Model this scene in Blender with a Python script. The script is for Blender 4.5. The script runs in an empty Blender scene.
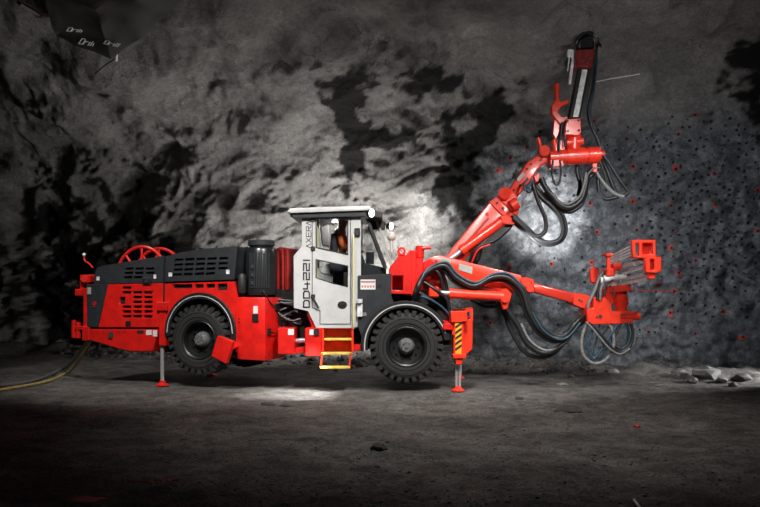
import bpy, bmesh, math, random
from mathutils import Vector, Matrix, noise
from mathutils.bvhtree import BVHTree

random.seed(7)
PI = math.pi
S = bpy.context.scene
COL = S.collection

# ------------------------------------------------------------------ camera model
F, HC, DC, CX, CY = 780.0, 1.6, 13.0, 380.0, 295.0
CAM = Vector((0, -DC, HC))
def P(px, py, y):
    d = DC + y
    return Vector(((px-CX)*d/F, y, HC-(py-CY)*d/F))
def G(px, py, z=0.0):
    d = F*(HC-z)/(py-CY)
    return Vector(((px-CX)*d/F, d-DC, z))

class Frame:
    def __init__(s, O, yaw):
        s.O = Vector(O); a = math.radians(yaw)
        s.t = Vector((math.cos(a), -math.sin(a), 0)); s.n = Vector((math.sin(a), math.cos(a), 0))
    def L(s, pts, v=0.0):
        out = []
        for px, py in pts:
            d = Vector(((px-CX)/F, 1, -(py-CY)/F))
            k = (s.O + s.n*v - CAM).dot(s.n)/d.dot(s.n)
            q = CAM + d*k
            out.append(((q-s.O).dot(s.t), q.z))
        return out
    def pt(s, u, v, z): return s.O + s.t*u + s.n*v + Vector((0, 0, z))
    def W(s, px, py, v):
        u, z = s.L([(px, py)], v)[0]
        return s.pt(u, v, z)
FF = Frame((0, 0, 0), 0)            # front half of the machine
RF = Frame((-1.95, 0.10, 0), 18)    # rear half, turned at the articulation

# ------------------------------------------------------------------ materials
MATS = {}
def mat(name, col, rough=0.5, metal=0.0, coat=0.0, var=0.0, vscale=8, bump=0.0, bscale=40, spec=0.5, emit=0, dirt=None):
    m = bpy.data.materials.new(name); m.use_nodes = True
    nt = m.node_tree; b = nt.nodes['Principled BSDF']
    b.inputs['Base Color'].default_value = (*col, 1); b.inputs['Roughness'].default_value = rough
    b.inputs['Metallic'].default_value = metal; b.inputs['Coat Weight'].default_value = coat
    b.inputs['Coat Roughness'].default_value = 0.15
    b.inputs['Specular IOR Level'].default_value = spec
    if emit:
        b.inputs['Emission Color'].default_value = (*col, 1); b.inputs['Emission Strength'].default_value = emit
    tc = nt.nodes.new('ShaderNodeTexCoord')
    if var:
        n = nt.nodes.new('ShaderNodeTexNoise'); n.inputs['Scale'].default_value = vscale; n.inputs['Detail'].default_value = 6
        n.inputs['Roughness'].default_value = 0.65
        nt.links.new(tc.outputs['Object'], n.inputs['Vector'])
        r = nt.nodes.new('ShaderNodeValToRGB')
        lo = dirt if dirt else tuple(c*(1-var) for c in col); hi = tuple(min(1, c*(1+var*.4)) for c in col)
        r.color_ramp.elements[0].position = 0.32; r.color_ramp.elements[1].position = 0.62 if not dirt else 0.5
        r.color_ramp.elements[0].color = (*lo, 1); r.color_ramp.elements[1].color = (*(hi if not dirt else col), 1)
        nt.links.new(n.outputs['Fac'], r.inputs['Fac']); nt.links.new(r.outputs['Color'], b.inputs['Base Color'])
    if bump:
        n = nt.nodes.new('ShaderNodeTexNoise'); n.inputs['Scale'].default_value = bscale; n.inputs['Detail'].default_value = 4
        nt.links.new(tc.outputs['Object'], n.inputs['Vector'])
        bp = nt.nodes.new('ShaderNodeBump'); bp.inputs['Strength'].default_value = bump; bp.inputs['Distance'].default_value = 0.02
        nt.links.new(n.outputs['Fac'], bp.inputs['Height']); nt.links.new(bp.outputs['Normal'], b.inputs['Normal'])
    MATS[name] = m
    return m
RED = mat('red_paint', (0.72, 0.013, 0.009), 0.38, coat=0.25, var=0.25, vscale=5)
RED2 = mat('boom_red_paint', (0.86, 0.042, 0.016), 0.36, coat=0.3, var=0.22, vscale=7)
CHAR = mat('charcoal_paint', (0.028, 0.031, 0.035), 0.42, var=0.25, vscale=6)
BLACK = mat('black_plastic', (0.010, 0.010, 0.011), 0.5)
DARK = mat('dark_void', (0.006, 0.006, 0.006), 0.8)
STEELD = mat('dark_steel', (0.035, 0.034, 0.034), 0.5, metal=0.4, var=0.4, vscale=9)
WHITE = mat('white_paint', (0.52, 0.52, 0.52), 0.42, var=0.12, vscale=4)
RUBBER = mat('tyre_rubber', (0.016, 0.016, 0.016), 0.72, var=0.35, vscale=14, bump=0.35, bscale=60, dirt=(0.022, 0.021, 0.020))
RIM = mat('black_rim_paint', (0.010, 0.010, 0.011), 0.4)
HUBM = mat('hub_steel', (0.14, 0.14, 0.14), 0.55, metal=0.0, var=0.5, vscale=25)
HOSE = mat('black_hose', (0.014, 0.014, 0.015), 0.42, var=0.4, vscale=25)
HOSEG = mat('grey_hose', (0.20, 0.20, 0.20), 0.5, var=0.4, vscale=25)
HOSEB = mat('blue_hose', (0.025, 0.065, 0.10), 0.4, var=0.4, vscale=25)
CHROME = mat('chrome_rod', (0.55, 0.55, 0.56), 0.35, metal=0.55)
STEEL = mat('brushed_steel', (0.80, 0.80, 0.81), 0.42, metal=0.1, var=0.4, vscale=12)
GREYP = mat('grey_plate', (0.36, 0.36, 0.34), 0.5, var=0.2)
YELLOW = mat('yellow_paint', (0.75, 0.55, 0.10), 0.45, var=0.3, vscale=20)
YELLOWH = mat('hazard_yellow', (0.85, 0.42, 0.02), 0.45)
PALEY = mat('pale_yellow_rail', (0.62, 0.58, 0.36), 0.45)
LABELW = mat('white_decal', (0.7, 0.7, 0.7), 0.5)
PRINT = mat('white_print', (0.9, 0.9, 0.9), 0.6)
TEXTB = mat('black_lettering', (0.02, 0.02, 0.022), 0.5)
TRIM = mat('grey_trim', (0.55, 0.55, 0.55), 0.35)
LAMP = mat('lamp_lens', (1.0, 0.97, 0.92), 0.3, emit=14)
SEATM = mat('seat_fabric', (0.02, 0.022, 0.03), 0.8)
ORANGE = mat('orange_vest', (0.75, 0.16, 0.03), 0.7)
NAVY = mat('navy_cloth', (0.02, 0.03, 0.05), 0.8)
SKIN = mat('skin', (0.45, 0.22, 0.14), 0.6)
CABLEY = mat('yellow_cable', (0.42, 0.31, 0.10), 0.55, var=0.3, vscale=20)
CABLEG = mat('grey_cable', (0.12, 0.12, 0.12), 0.5, var=0.3, vscale=20)
TARP = mat('black_sheet', (0.028, 0.028, 0.028), 0.45, var=0.3, vscale=5)
ROCKP = mat('pale_rock', (0.19, 0.185, 0.18), 0.85, var=0.4, vscale=9, bump=0.5)
ROCKD = mat('dark_rock', (0.055, 0.052, 0.05), 0.85, var=0.4, vscale=9, bump=0.5)
HOLE = mat('drill_hole_dark', (0.003, 0.003, 0.003), 0.9)
PAINTR = mat('red_spray_paint', (0.36, 0.030, 0.020), 0.8, var=0.75, vscale=14, dirt=(0.10, 0.05, 0.05))
WOODM = mat('brown_timber', (0.10, 0.07, 0.05), 0.7, var=0.4)

def glass_mat(name, tint, fac):
    m = bpy.data.materials.new(name); m.use_nodes = True
    nt = m.node_tree; nt.nodes.clear()
    o = nt.nodes.new('ShaderNodeOutputMaterial'); mx = nt.nodes.new('ShaderNodeMixShader')
    t = nt.nodes.new('ShaderNodeBsdfTransparent'); g = nt.nodes.new('ShaderNodeBsdfGlossy')
    t.inputs['Color'].default_value = (*tint, 1); g.inputs['Roughness'].default_value = 0.03
    lw = nt.nodes.new('ShaderNodeLayerWeight'); lw.inputs['Blend'].default_value = 0.35
    mr = nt.nodes.new('ShaderNodeMapRange'); mr.inputs['To Min'].default_value = fac; mr.inputs['To Max'].default_value = 0.7
    nt.links.new(lw.outputs['Facing'], mr.inputs['Value']); nt.links.new(mr.outputs['Result'], mx.inputs['Fac'])
    nt.links.new(t.outputs['BSDF'], mx.inputs[1]); nt.links.new(g.outputs['BSDF'], mx.inputs[2])
    nt.links.new(mx.outputs['Shader'], o.inputs['Surface'])
    return m
GLASS = glass_mat('cab_glass', (0.95, 0.96, 0.96), 0.03)

# ------------------------------------------------------------------ mesh builder
CEN = {}
class MB:
    def __init__(s): s.bm = bmesh.new()
    def add(s, tb, mi=0):
        for f in tb.faces: f.material_index = mi
        me = bpy.data.meshes.new('tmp'); tb.to_mesh(me); tb.free()
        s.bm.from_mesh(me); bpy.data.meshes.remove(me)
        return s
    def poly(s, fr, uz, v0, v1, bevel=0.0, holes=(), mi=0, seg=1):
        """side outline uz (u,z) at v0 pushed through to v1, with optional cut-outs"""
        tb = bmesh.new(); edges = []
        for loop in [uz] + list(holes):
            vs = [tb.verts.new(fr.pt(u, v0, z)) for u, z in loop]
            for i in range(len(vs)): edges.append(tb.edges.new((vs[i], vs[(i+1) % len(vs)])))
        if holes:
            bmesh.ops.triangle_fill(tb, use_beauty=True, use_dissolve=True, edges=edges)
        else:
            tb.faces.new(tb.verts[:])
        r = bmesh.ops.extrude_face_region(tb, geom=tb.faces[:])
        d = fr.n*(v1-v0)
        for g in r['geom']:
            if isinstance(g, bmesh.types.BMVert): g.co += d
        bmesh.ops.recalc_face_normals(tb, faces=tb.faces[:])
        if bevel:
            es = [e for e in tb.edges if len(e.link_faces) == 2 and e.calc_face_angle(0) > 0.4]
            bmesh.ops.bevel(tb, geom=es, offset=bevel, segments=seg, affect='EDGES', profile=0.5, clamp_overlap=True)
        return s.add(tb, mi)
    def px(s, fr, pts, v0, v1, bevel=0.0, holes=(), mi=0, seg=1):
        return s.poly(fr, fr.L(pts, v0), v0, v1, bevel, [fr.L(h, v0) for h in holes], mi, seg)
    def rect(s, fr, x0, y0, x1, y1, v0, v1, bevel=0.0, mi=0, seg=1):
        return s.px(fr, [(x0, y0), (x1, y0), (x1, y1), (x0, y1)], v0, v1, bevel, (), mi, seg)
    def box(s, c, size, M=None, bevel=0.0, mi=0):
        tb = bmesh.new(); bmesh.ops.create_cube(tb, size=1)
        for v in tb.verts: v.co = Vector((v.co.x*size[0], v.co.y*size[1], v.co.z*size[2]))
        if bevel: bmesh.ops.bevel(tb, geom=tb.edges[:], offset=bevel, segments=1, affect='EDGES', clamp_overlap=True)
        T = Matrix.Translation(Vector(c)) @ (M.to_4x4() if M else Matrix())
        tb.transform(T)
        return s.add(tb, mi)
    def bar(s, a, b, w, h, bevel=0.0, mi=0, up=Vector((0, 1, 0))):
        """rectangular bar from a to b; h is measured along 'up'"""
        a, b = Vector(a), Vector(b); x = (b-a); L = x.length; x.normalize()
        y = (up - x*up.dot(x)).normalized(); z = x.cross(y)
        M = Matrix((x, y, z)).transposed()
        return s.box((a+b)/2, (L, h, w), M, bevel, mi)
    def cyl(s, a, b, r, r2=None, n=20, mi=0, bevel=0.0):
        a, b = Vector(a), Vector(b); d = b-a
        tb = bmesh.new()
        bmesh.ops.create_cone(tb, cap_ends=True, segments=n, radius1=r, radius2=r if r2 is None else r2, depth=d.length)
        if bevel:
            es = [e for e in tb.edges if len(e.link_faces) == 2 and e.calc_face_angle(0) > 1.0]
            bmesh.ops.bevel(tb, geom=es, offset=bevel, segments=2, affect='EDGES', clamp_overlap=True)
        q = Vector((0, 0, 1)).rotation_difference(d.normalized())
        tb.transform(Matrix.Translation((a+b)/2) @ q.to_matrix().to_4x4())
        return s.add(tb, mi)
    def lathe(s, c, axis, prof, n=40, mi=0, closed=False):
        """prof: list of (r, h along axis)"""
        q = Vector((0, 0, 1)).rotation_difference(Vector(axis).normalized()).to_matrix()
        tb = bmesh.new(); rings = []
        for r, h in prof:
            rings.append([tb.verts.new(Vector(c) + q @ Vector((r*math.cos(2*PI*i/n), r*math.sin(2*PI*i/n), h))) for i in range(n)])
        k = len(rings)
        for j in range(k if closed else k-1):
            A, B = rings[j], rings[(j+1) % k]
            for i in range(n): tb.faces.new((A[i], A[(i+1) % n], B[(i+1) % n], B[i]))
        if not closed:
            for R in (rings[0], rings[-1]):
                try: tb.faces.new(R)
                except ValueError: pass
        bmesh.ops.recalc_face_normals(tb, faces=tb.faces[:])
        return s.add(tb, mi)
    def sphere(s, c, r, sc=(1, 1, 1), mi=0, sub=2):
        tb = bmesh.new(); bmesh.ops.create_icosphere(tb, subdivisions=sub, radius=r)
        for v in tb.verts: v.co = Vector((v.co.x*sc[0], v.co.y*sc[1], v.co.z*sc[2])) + Vector(c)
        return s.add(tb, mi)
    def tube(s, pts, r, n=10, step=0.03, rib=0.0, mi=0):
        pts = [Vector(p) for p in pts]; path = []
        ex = [pts[0]*2-pts[1]] + pts + [pts[-1]*2-pts[-2]]
        for i in range(1, len(ex)-2):
            p0, p1, p2, p3 = ex[i-1:i+3]
            k = max(2, int((p2-p1).length/step))
            for j in range(k):
                t = j/k
                path.append(0.5*((2*p1) + (p2-p0)*t + (2*p0-5*p1+4*p2-p3)*t*t + (3*p1-p0-3*p2+p3)*t**3))
        path.append(pts[-1])
        tb = bmesh.new(); rings = []
        T = (path[1]-path[0]).normalized()
        N = T.orthogonal().normalized()
        for i, p in enumerate(path):
            T2 = (path[min(i+1, len(path)-1)]-path[max(i-1, 0)]).normalized()
            N = (N - T2*N.dot(T2)).normalized(); B = T2.cross(N)
            rr = r*(1 + (rib if i % 2 else 0))
            rings.append([tb.verts.new(p + (N*math.cos(2*PI*k/n)+B*math.sin(2*PI*k/n))*rr) for k in range(n)])
        for A, Bq in zip(rings, rings[1:]):
            for k in range(n): tb.faces.new((A[k], A[(k+1) % n], Bq[(k+1) % n], Bq[k]))
        tb.faces.new(rings[0]); tb.faces.new(rings[-1])
        bmesh.ops.recalc_face_normals(tb, faces=tb.faces[:])
        return s.add(tb, mi)
    def build(s, name, mats, parent=None, label=None, smooth=35, kind=None):
        if not isinstance(mats, (list, tuple)): mats = [mats]
        if len(s.bm.verts):
            lo = Vector([min(v.co[i] for v in s.bm.verts) for i in range(3)]); hi = Vector([max(v.co[i] for v in s.bm.verts) for i in range(3)])
            c = (lo+hi)/2
        else: c = Vector()
        for v in s.bm.verts: v.co -= c
        me = bpy.data.meshes.new(name); s.bm.to_mesh(me); s.bm.free()
        for m in mats: me.materials.append(m)
        if smooth:
            for p in me.polygons: p.use_smooth = True
            me.set_sharp_from_angle(angle=math.radians(smooth))
        o = bpy.data.objects.new(name, me); COL.objects.link(o); o.location = c; CEN[o.name] = c
        if parent:
            o.parent = parent; o.matrix_parent_inverse = Matrix.Translation(-CEN[parent.name])
        if label: o['label'] = label
        if kind: o['kind'] = kind
        return o

def thing(name, label, cat, loc, group=None):
    o = bpy.data.objects.new(name, None); COL.objects.link(o); o.location = loc; CEN[o.name] = Vector(loc)
    o.empty_display_size = 0.3
    return tag(o, label, cat, group)
def tag(o, label, cat, group=None, kind=None):
    o['label'] = label; o['category'] = cat
    if group: o['group'] = group
    if kind: o['kind'] = kind
    return o
def arc(cu, cz, r, a0, a1, n=24):
    return [(cu+r*math.cos(math.radians(a0+(a1-a0)*i/n)), cz+r*math.sin(math.radians(a0+(a1-a0)*i/n))) for i in range(n+1)]

# ================================================================== THE CAVERN
def sm(a, b, x):
    t = max(0.0, min(1.0, (x-a)/(b-a))); return t*t*(3-2*t)
def fbm(p, o=4):
    return noise.fractal(p, 1.0, 2.0, o, noise_basis='PERLIN_ORIGINAL')
def wall_base(x):
    y = 5.45 - 0.39*x
    return max(1.6, min(9.2, y)) + 0.25*math.sin(x*0.8+1)
def rock_point(x, s):
    """s = length along the profile from the floor, up the wall and over the roof"""
    k = sm(0.2, 2.2, x); zc = 2.6 + 2.3*k; Lr = 7.0 - 3.2*k; zt = 6.9
    yb = wall_base(x)
    Hq = zt - zc; q = (Hq+Lr)*0.78
    if s < zc+0.4:
        z = s-0.4; yin = 0.03*z; nrm = Vector((-0.3, -1, 0.0))
    elif s < zc+0.4+q:
        a = (s-zc-0.4)/q*PI/2
        z = zc+Hq*math.sin(a); yin = 0.03*zc + Lr*(1-math.cos(a)); nrm = Vector((-0.3*(1-a/1.6), -math.cos(a), -math.sin(a)))
    else:
        z = zt; yin = 0.03*zc + Lr + (s-zc-0.4-q); nrm = Vector((0, 0, -1))
    nrm.normalize()
    p = Vector((x, yb-yin, z))
    face = sm(1.0, 2.6, x) * (1-sm(4.6, 5.6, z))           # the drilled rock face on the right
    rough = max(face, math.exp(-((x-1.6)/1.1)**2-((z-4.3)/1.3)**2), 1-sm(0.6, 1.6, z+0.35*math.sin(x*2.1)))
    rough = max(rough, (1-sm(-7.6, -6.2, x+0.5*math.sin(z*1.7)))*(1-sm(2.4, 3.4, z)))
    d = 0.42*fbm(p*0.33+Vector((3, 1, 7)), 3)
    fo = Vector((p.x*0.50+p.z*0.42, p.y*0.4, p.z*0.95-p.x*0.30))           # sweeping diagonal folds
    w = noise.noise(fo*0.8+Vector((9, 2, 2)))*0.9
    r1 = 1-abs(noise.noise(fo*0.85+Vector((w, w, 0))))*2
    d += 0.20*r1*(1-0.7*face)
    r2 = 1-abs(noise.noise(fo*1.9+Vector((3+w, 1, w))))*2
    d += 0.085*r2*(1-0.5*face)
    w3 = noise.noise(p*1.1+Vector((1, 6, 4)))*0.8
    r3 = 1-abs(noise.noise(Vector((fo.x*4.2+w3, fo.y*4.2, fo.z*5.2+w3))))*2
    pt = sm(-0.15, 0.35, noise.noise(p*0.7+Vector((4, 4, 9))))          # patches of rougher spray
    d += (0.015+0.05*pt)*r3*(1-0.5*face)
    d += (0.05+0.08*rough)*fbm(p*2.3+Vector((5, 5, 1)), 5)
    if rough > 0.02:
        c = Vector((noise.noise(p*2.6), noise.noise(p*2.6+Vector((7, 0, 0))), 0))*0.22
        bl = noise.voronoi(Vector((p.x*1.5, p.y*1.5, p.z*2.1))+c)[0]
        b2 = noise.voronoi(Vector((p.x*3.6, p.y*3.6, p.z*4.6))+c*2)[0]
        d += rough*(0.20*(min(bl[1]-bl[0], 0.5)-0.25) + 0.09*(min(b2[1]-b2[0], 0.45)-0.2))
        d += rough*0.07*fbm(p*5.5, 4)
    d += (0.018+0.02*pt)*fbm(p*7.5+Vector((2, 8, 3)), 4)
    return p + nrm*d, face, rough

NX, NS = 430, 300
X0, X1 = -14.5, 12.0
SV = []
s = 0.0
while s < 23.0:
    SV.append(s); s += 0.055 if s < 9.0 else (0.10 if s < 14 else 0.30)
XS = []
x = X0
while x < X1:
    XS.append(x); x += 0.05 if -9.5 < x < 8.6 else 0.16
grid, attr = [], []
blob = [  # near-black patches, wet stains among them: centre x, z, radius x, radius z
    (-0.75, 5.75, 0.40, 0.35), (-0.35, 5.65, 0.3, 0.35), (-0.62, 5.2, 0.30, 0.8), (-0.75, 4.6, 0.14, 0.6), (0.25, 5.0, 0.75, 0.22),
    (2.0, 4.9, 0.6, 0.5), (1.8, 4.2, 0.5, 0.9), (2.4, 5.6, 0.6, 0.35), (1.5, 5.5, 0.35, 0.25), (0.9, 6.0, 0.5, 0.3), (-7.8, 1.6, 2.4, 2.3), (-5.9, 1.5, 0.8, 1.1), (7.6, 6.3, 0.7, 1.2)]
for sv in SV:
    row = []
    for xv in XS:
        p, fc, rg = rock_point(xv, sv)
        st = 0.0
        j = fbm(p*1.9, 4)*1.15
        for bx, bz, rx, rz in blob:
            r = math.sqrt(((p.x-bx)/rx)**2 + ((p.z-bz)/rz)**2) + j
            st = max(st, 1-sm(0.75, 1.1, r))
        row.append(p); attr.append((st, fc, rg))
    grid.append(row)
nx = len(XS)
split = next(i for i, q in enumerate(SV) if q > 8.2)

def rock_mat(name):
    m = bpy.data.materials.new(name); m.use_nodes = True
    nt = m.node_tree; b = nt.nodes['Principled BSDF']; N = nt.nodes.new; lk = nt.links.new
    at = N('ShaderNodeAttribute'); at.attribute_name = 'zones'
    sep = N('ShaderNodeSeparateColor'); lk(at.outputs['Color'], sep.inputs['Color'])
    tc = N('ShaderNodeTexCoord')
    def nz(scale, det=8, rough=0.6, dist=0):
        n = N('ShaderNodeTexNoise'); n.inputs['Scale'].default_value = scale; n.inputs['Detail'].default_value = det
        n.inputs['Roughness'].default_value = rough; n.inputs['Distortion'].default_value = dist
        lk(tc.outputs['Object'], n.inputs['Vector']); return n
    def ramp(src, e):
        r = N('ShaderNodeValToRGB')
        while len(r.color_ramp.elements) < len(e): r.color_ramp.elements.new(0.5)
        for el, (p, c) in zip(r.color_ramp.elements, e): el.position = p; el.color = (*c, 1)
        lk(src, r.inputs['Fac']); return r
    def mix(fac, a, bb, mode='MIX'):
        x = N('ShaderNodeMix'); x.data_type = 'RGBA'; x.blend_type = mode
        if isinstance(fac, float): x.inputs[0].default_value = fac
        else: lk(fac, x.inputs[0])
        lk(a, x.inputs[6]) if not isinstance(a, tuple) else setattr(x.inputs[6], 'default_value', (*a, 1))
        lk(bb, x.inputs[7]) if not isinstance(bb, tuple) else setattr(x.inputs[7], 'default_value', (*bb, 1))
        return x.outputs[2]
    shot = ramp(nz(0.9, 10, 0.62, 0.4).outputs['Fac'], [(0.30, (0.105, 0.10, 0.098)), (0.5, (0.19, 0.185, 0.18)), (0.72, (0.29, 0.28, 0.27))])
    wn0 = nz(3.0, 5, 0.6); vm0 = N('ShaderNodeVectorMath'); vm0.operation = 'MULTIPLY_ADD'; vm0.inputs[1].default_value = (0.25, 0.25, 0.25)
    lk(wn0.outputs['Color'], vm0.inputs[0]); lk(tc.outputs['Object'], vm0.inputs[2])
    grain = ramp(nz(22, 6, 0.7).outputs['Fac'], [(0.32, (0.28, 0.28, 0.28)), (0.66, (1.3, 1.3, 1.3))])
    grain2 = ramp(nz(7, 8, 0.75, 0.6).outputs['Fac'], [(0.34, (0.4, 0.4, 0.4)), (0.62, (1.25, 1.25, 1.25))])
    face = ramp(nz(3.2, 12, 0.72, 0.6).outputs['Fac'], [(0.30, (0.040, 0.044, 0.050)), (0.52, (0.105, 0.112, 0.122)), (0.66, (0.17, 0.18, 0.19)), (0.78, (0.30, 0.30, 0.30))])
    vc = N('ShaderNodeTexVoronoi'); vc.inputs['Scale'].default_value = 9.0; vc.inputs['Detail'].default_value = 2.0
    lk(vm0.outputs[0], vc.inputs['Vector'])
    chips = N('ShaderNodeSeparateColor'); lk(vc.outputs['Color'], chips.inputs['Color'])
    chipr = ramp(chips.outputs['Red'], [(0.0, (0.45, 0.45, 0.45)), (0.75, (1.05, 1.05, 1.05)), (1.0, (1.9, 1.9, 1.95))])
    facec = mix(0.5, face.outputs['Color'], chipr.outputs['Color'], 'MULTIPLY')
    c = mix(sep.outputs['Green'], shot.outputs['Color'], facec)
    c = mix(0.45, c, grain.outputs['Color'], 'MULTIPLY')
    c = mix(0.42, c, grain2.outputs['Color'], 'MULTIPLY')
    # fine dark fissures
    vo = N('ShaderNodeTexVoronoi'); vo.feature = 'DISTANCE_TO_EDGE'; vo.inputs['Scale'].default_value = 1.1
    wn = nz(1.6, 6, 0.6); vm = N('ShaderNodeVectorMath'); vm.operation = 'MULTIPLY_ADD'; vm.inputs[1].default_value = (0.9, 0.9, 0.9)
    lk(wn.outputs['Color'], vm.inputs[0]); lk(tc.outputs['Object'], vm.inputs[2]); lk(vm.outputs[0], vo.inputs['Vector'])
    cr = ramp(vo.outputs['Distance'], [(0.0, (1, 1, 1)), (0.022, (0, 0, 0))])
    br = ramp(nz(0.8, 4).outputs['Fac'], [(0.50, (0, 0, 0)), (0.62, (0.75, 0.75, 0.75))])
    crk = mix(1.0, cr.outputs['Color'], br.outputs['Color'], 'MULTIPLY')
    c = mix(crk, c, (0.02, 0.02, 0.02))
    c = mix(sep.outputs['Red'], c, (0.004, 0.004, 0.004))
    lk(c, b.inputs['Base Color'])
    rr = N('ShaderNodeMapRange'); rr.inputs['To Min'].default_value = 0.78; rr.inputs['To Max'].default_value = 0.85
    lk(sep.outputs['Red'], rr.inputs['Value']); lk(rr.outputs['Result'], b.inputs['Roughness'])
    b.inputs['Specular IOR Level'].default_value = 0.3
    b1 = N('ShaderNodeBump'); b1.inputs['Distance'].default_value = 0.14; b1.inputs['Strength'].default_value = 0.8
    lk(nz(4.5, 10, 0.65, 0.3).outputs['Fac'], b1.inputs['Height'])
    b3 = N('ShaderNodeBump'); b3.inputs['Distance'].default_value = 0.06; b3.inputs['Strength'].default_value = 0.7
    lk(nz(13, 6, 0.7, 0.5).outputs['Fac'], b3.inputs['Height']); lk(b1.outputs['Normal'], b3.inputs['Normal'])
    b2 = N('ShaderNodeBump'); b2.inputs['Distance'].default_value = 0.03; b2.inputs['Strength'].default_value = 0.9
    lk(nz(34, 6, 0.7).outputs['Fac'], b2.inputs['Height']); lk(b3.outputs['Normal'], b2.inputs['Normal'])
    lk(b2.outputs['Normal'], b.inputs['Normal'])
    return m
ROCK = rock_mat('shotcrete_rock')

def grid_obj(name, rows, attrs, m, smooth=True):
    w = len(rows[0]); vs = [p for r in rows for p in r]
    fs = [(j*w+i, j*w+i+1, (j+1)*w+i+1, (j+1)*w+i) for j in range(len(rows)-1) for i in range(w-1)]
    me = bpy.data.meshes.new(name); me.from_pydata([tuple(v) for v in vs], [], fs); me.materials.append(m)
    if attrs:
        a = me.color_attributes.new('zones', 'FLOAT_COLOR', 'POINT')
        flat = []
        for t in attrs: flat += [t[0], t[1], t[2], 1]
        a.data.foreach_set('color', flat)
    me.polygons.foreach_set('use_smooth', [smooth]*len(me.polygons))
    o = bpy.data.objects.new(name, me); COL.objects.link(o); CEN[o.name] = Vector(); o['kind'] = 'structure'
    return o, BVHTree.FromPolygons(vs, fs)
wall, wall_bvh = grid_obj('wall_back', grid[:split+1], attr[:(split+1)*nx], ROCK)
wall['label'] = 'rough grey sprayed rock wall of the tunnel, drilled on its right'; 
ceil, ceil_bvh = grid_obj('ceiling', grid[split:], attr[split*nx:], ROCK)

# floor
def floor_h(x, y):
    p = Vector((x, y, 0))
    near_rig = sm(-1.2, -0.2, y)*(1-sm(3.0, 4.0, y))*sm(-7, -5.5, x)*(1-sm(3, 4.5, x))
    h = 0.055*fbm(p*0.5, 3) + 0.030*fbm(p*1.7+Vector((4, 4, 0)), 3) + 0.016*fbm(p*5, 3) + 0.010*fbm(p*14, 2)
    h = h*(1-0.75*near_rig) - 0.015
    yb = wall_base(x)
    h += 0.30*sm(-1.9, -0.1, y-yb)*(0.6+0.6*fbm(p*1.3, 3))
    h -= 0.05*math.exp(-((x+2.15)/0.75)**2-((y+7.1)/0.9)**2)*2    # hollow where water stands
    h -= 0.05*math.exp(-((x-2.6)/0.8)**2-((y+6.6)/0.7)**2)*1.6
    # old wheel ruts
    for k in range(2):
        c = -0.55+0.75*k*0 + (y+6)*0.9
        rx = abs(x-(-0.3+k*0.9)-(y+5.5)*-0.55)
        h -= 0.03*math.exp(-(rx/0.16)**2)*(0.5+0.5*math.sin(y*34+x*8))*(1-sm(-4.2, -3.6, y))*sm(-8.5, -6.8, y)
    return h
fx, fy = [], []
x = -14.5
while x < 12.5: fx.append(x); x += 0.05 if -7.5 < x < 7.5 else 0.2
y = -14.5
while y < 10.5: fy.append(y); y += 0.04 if -7.8 < y < -1 else (0.07 if y < 4 else 0.16)
frows = [[Vector((a, b, floor_h(a, b))) for a in fx] for b in fy]
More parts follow.
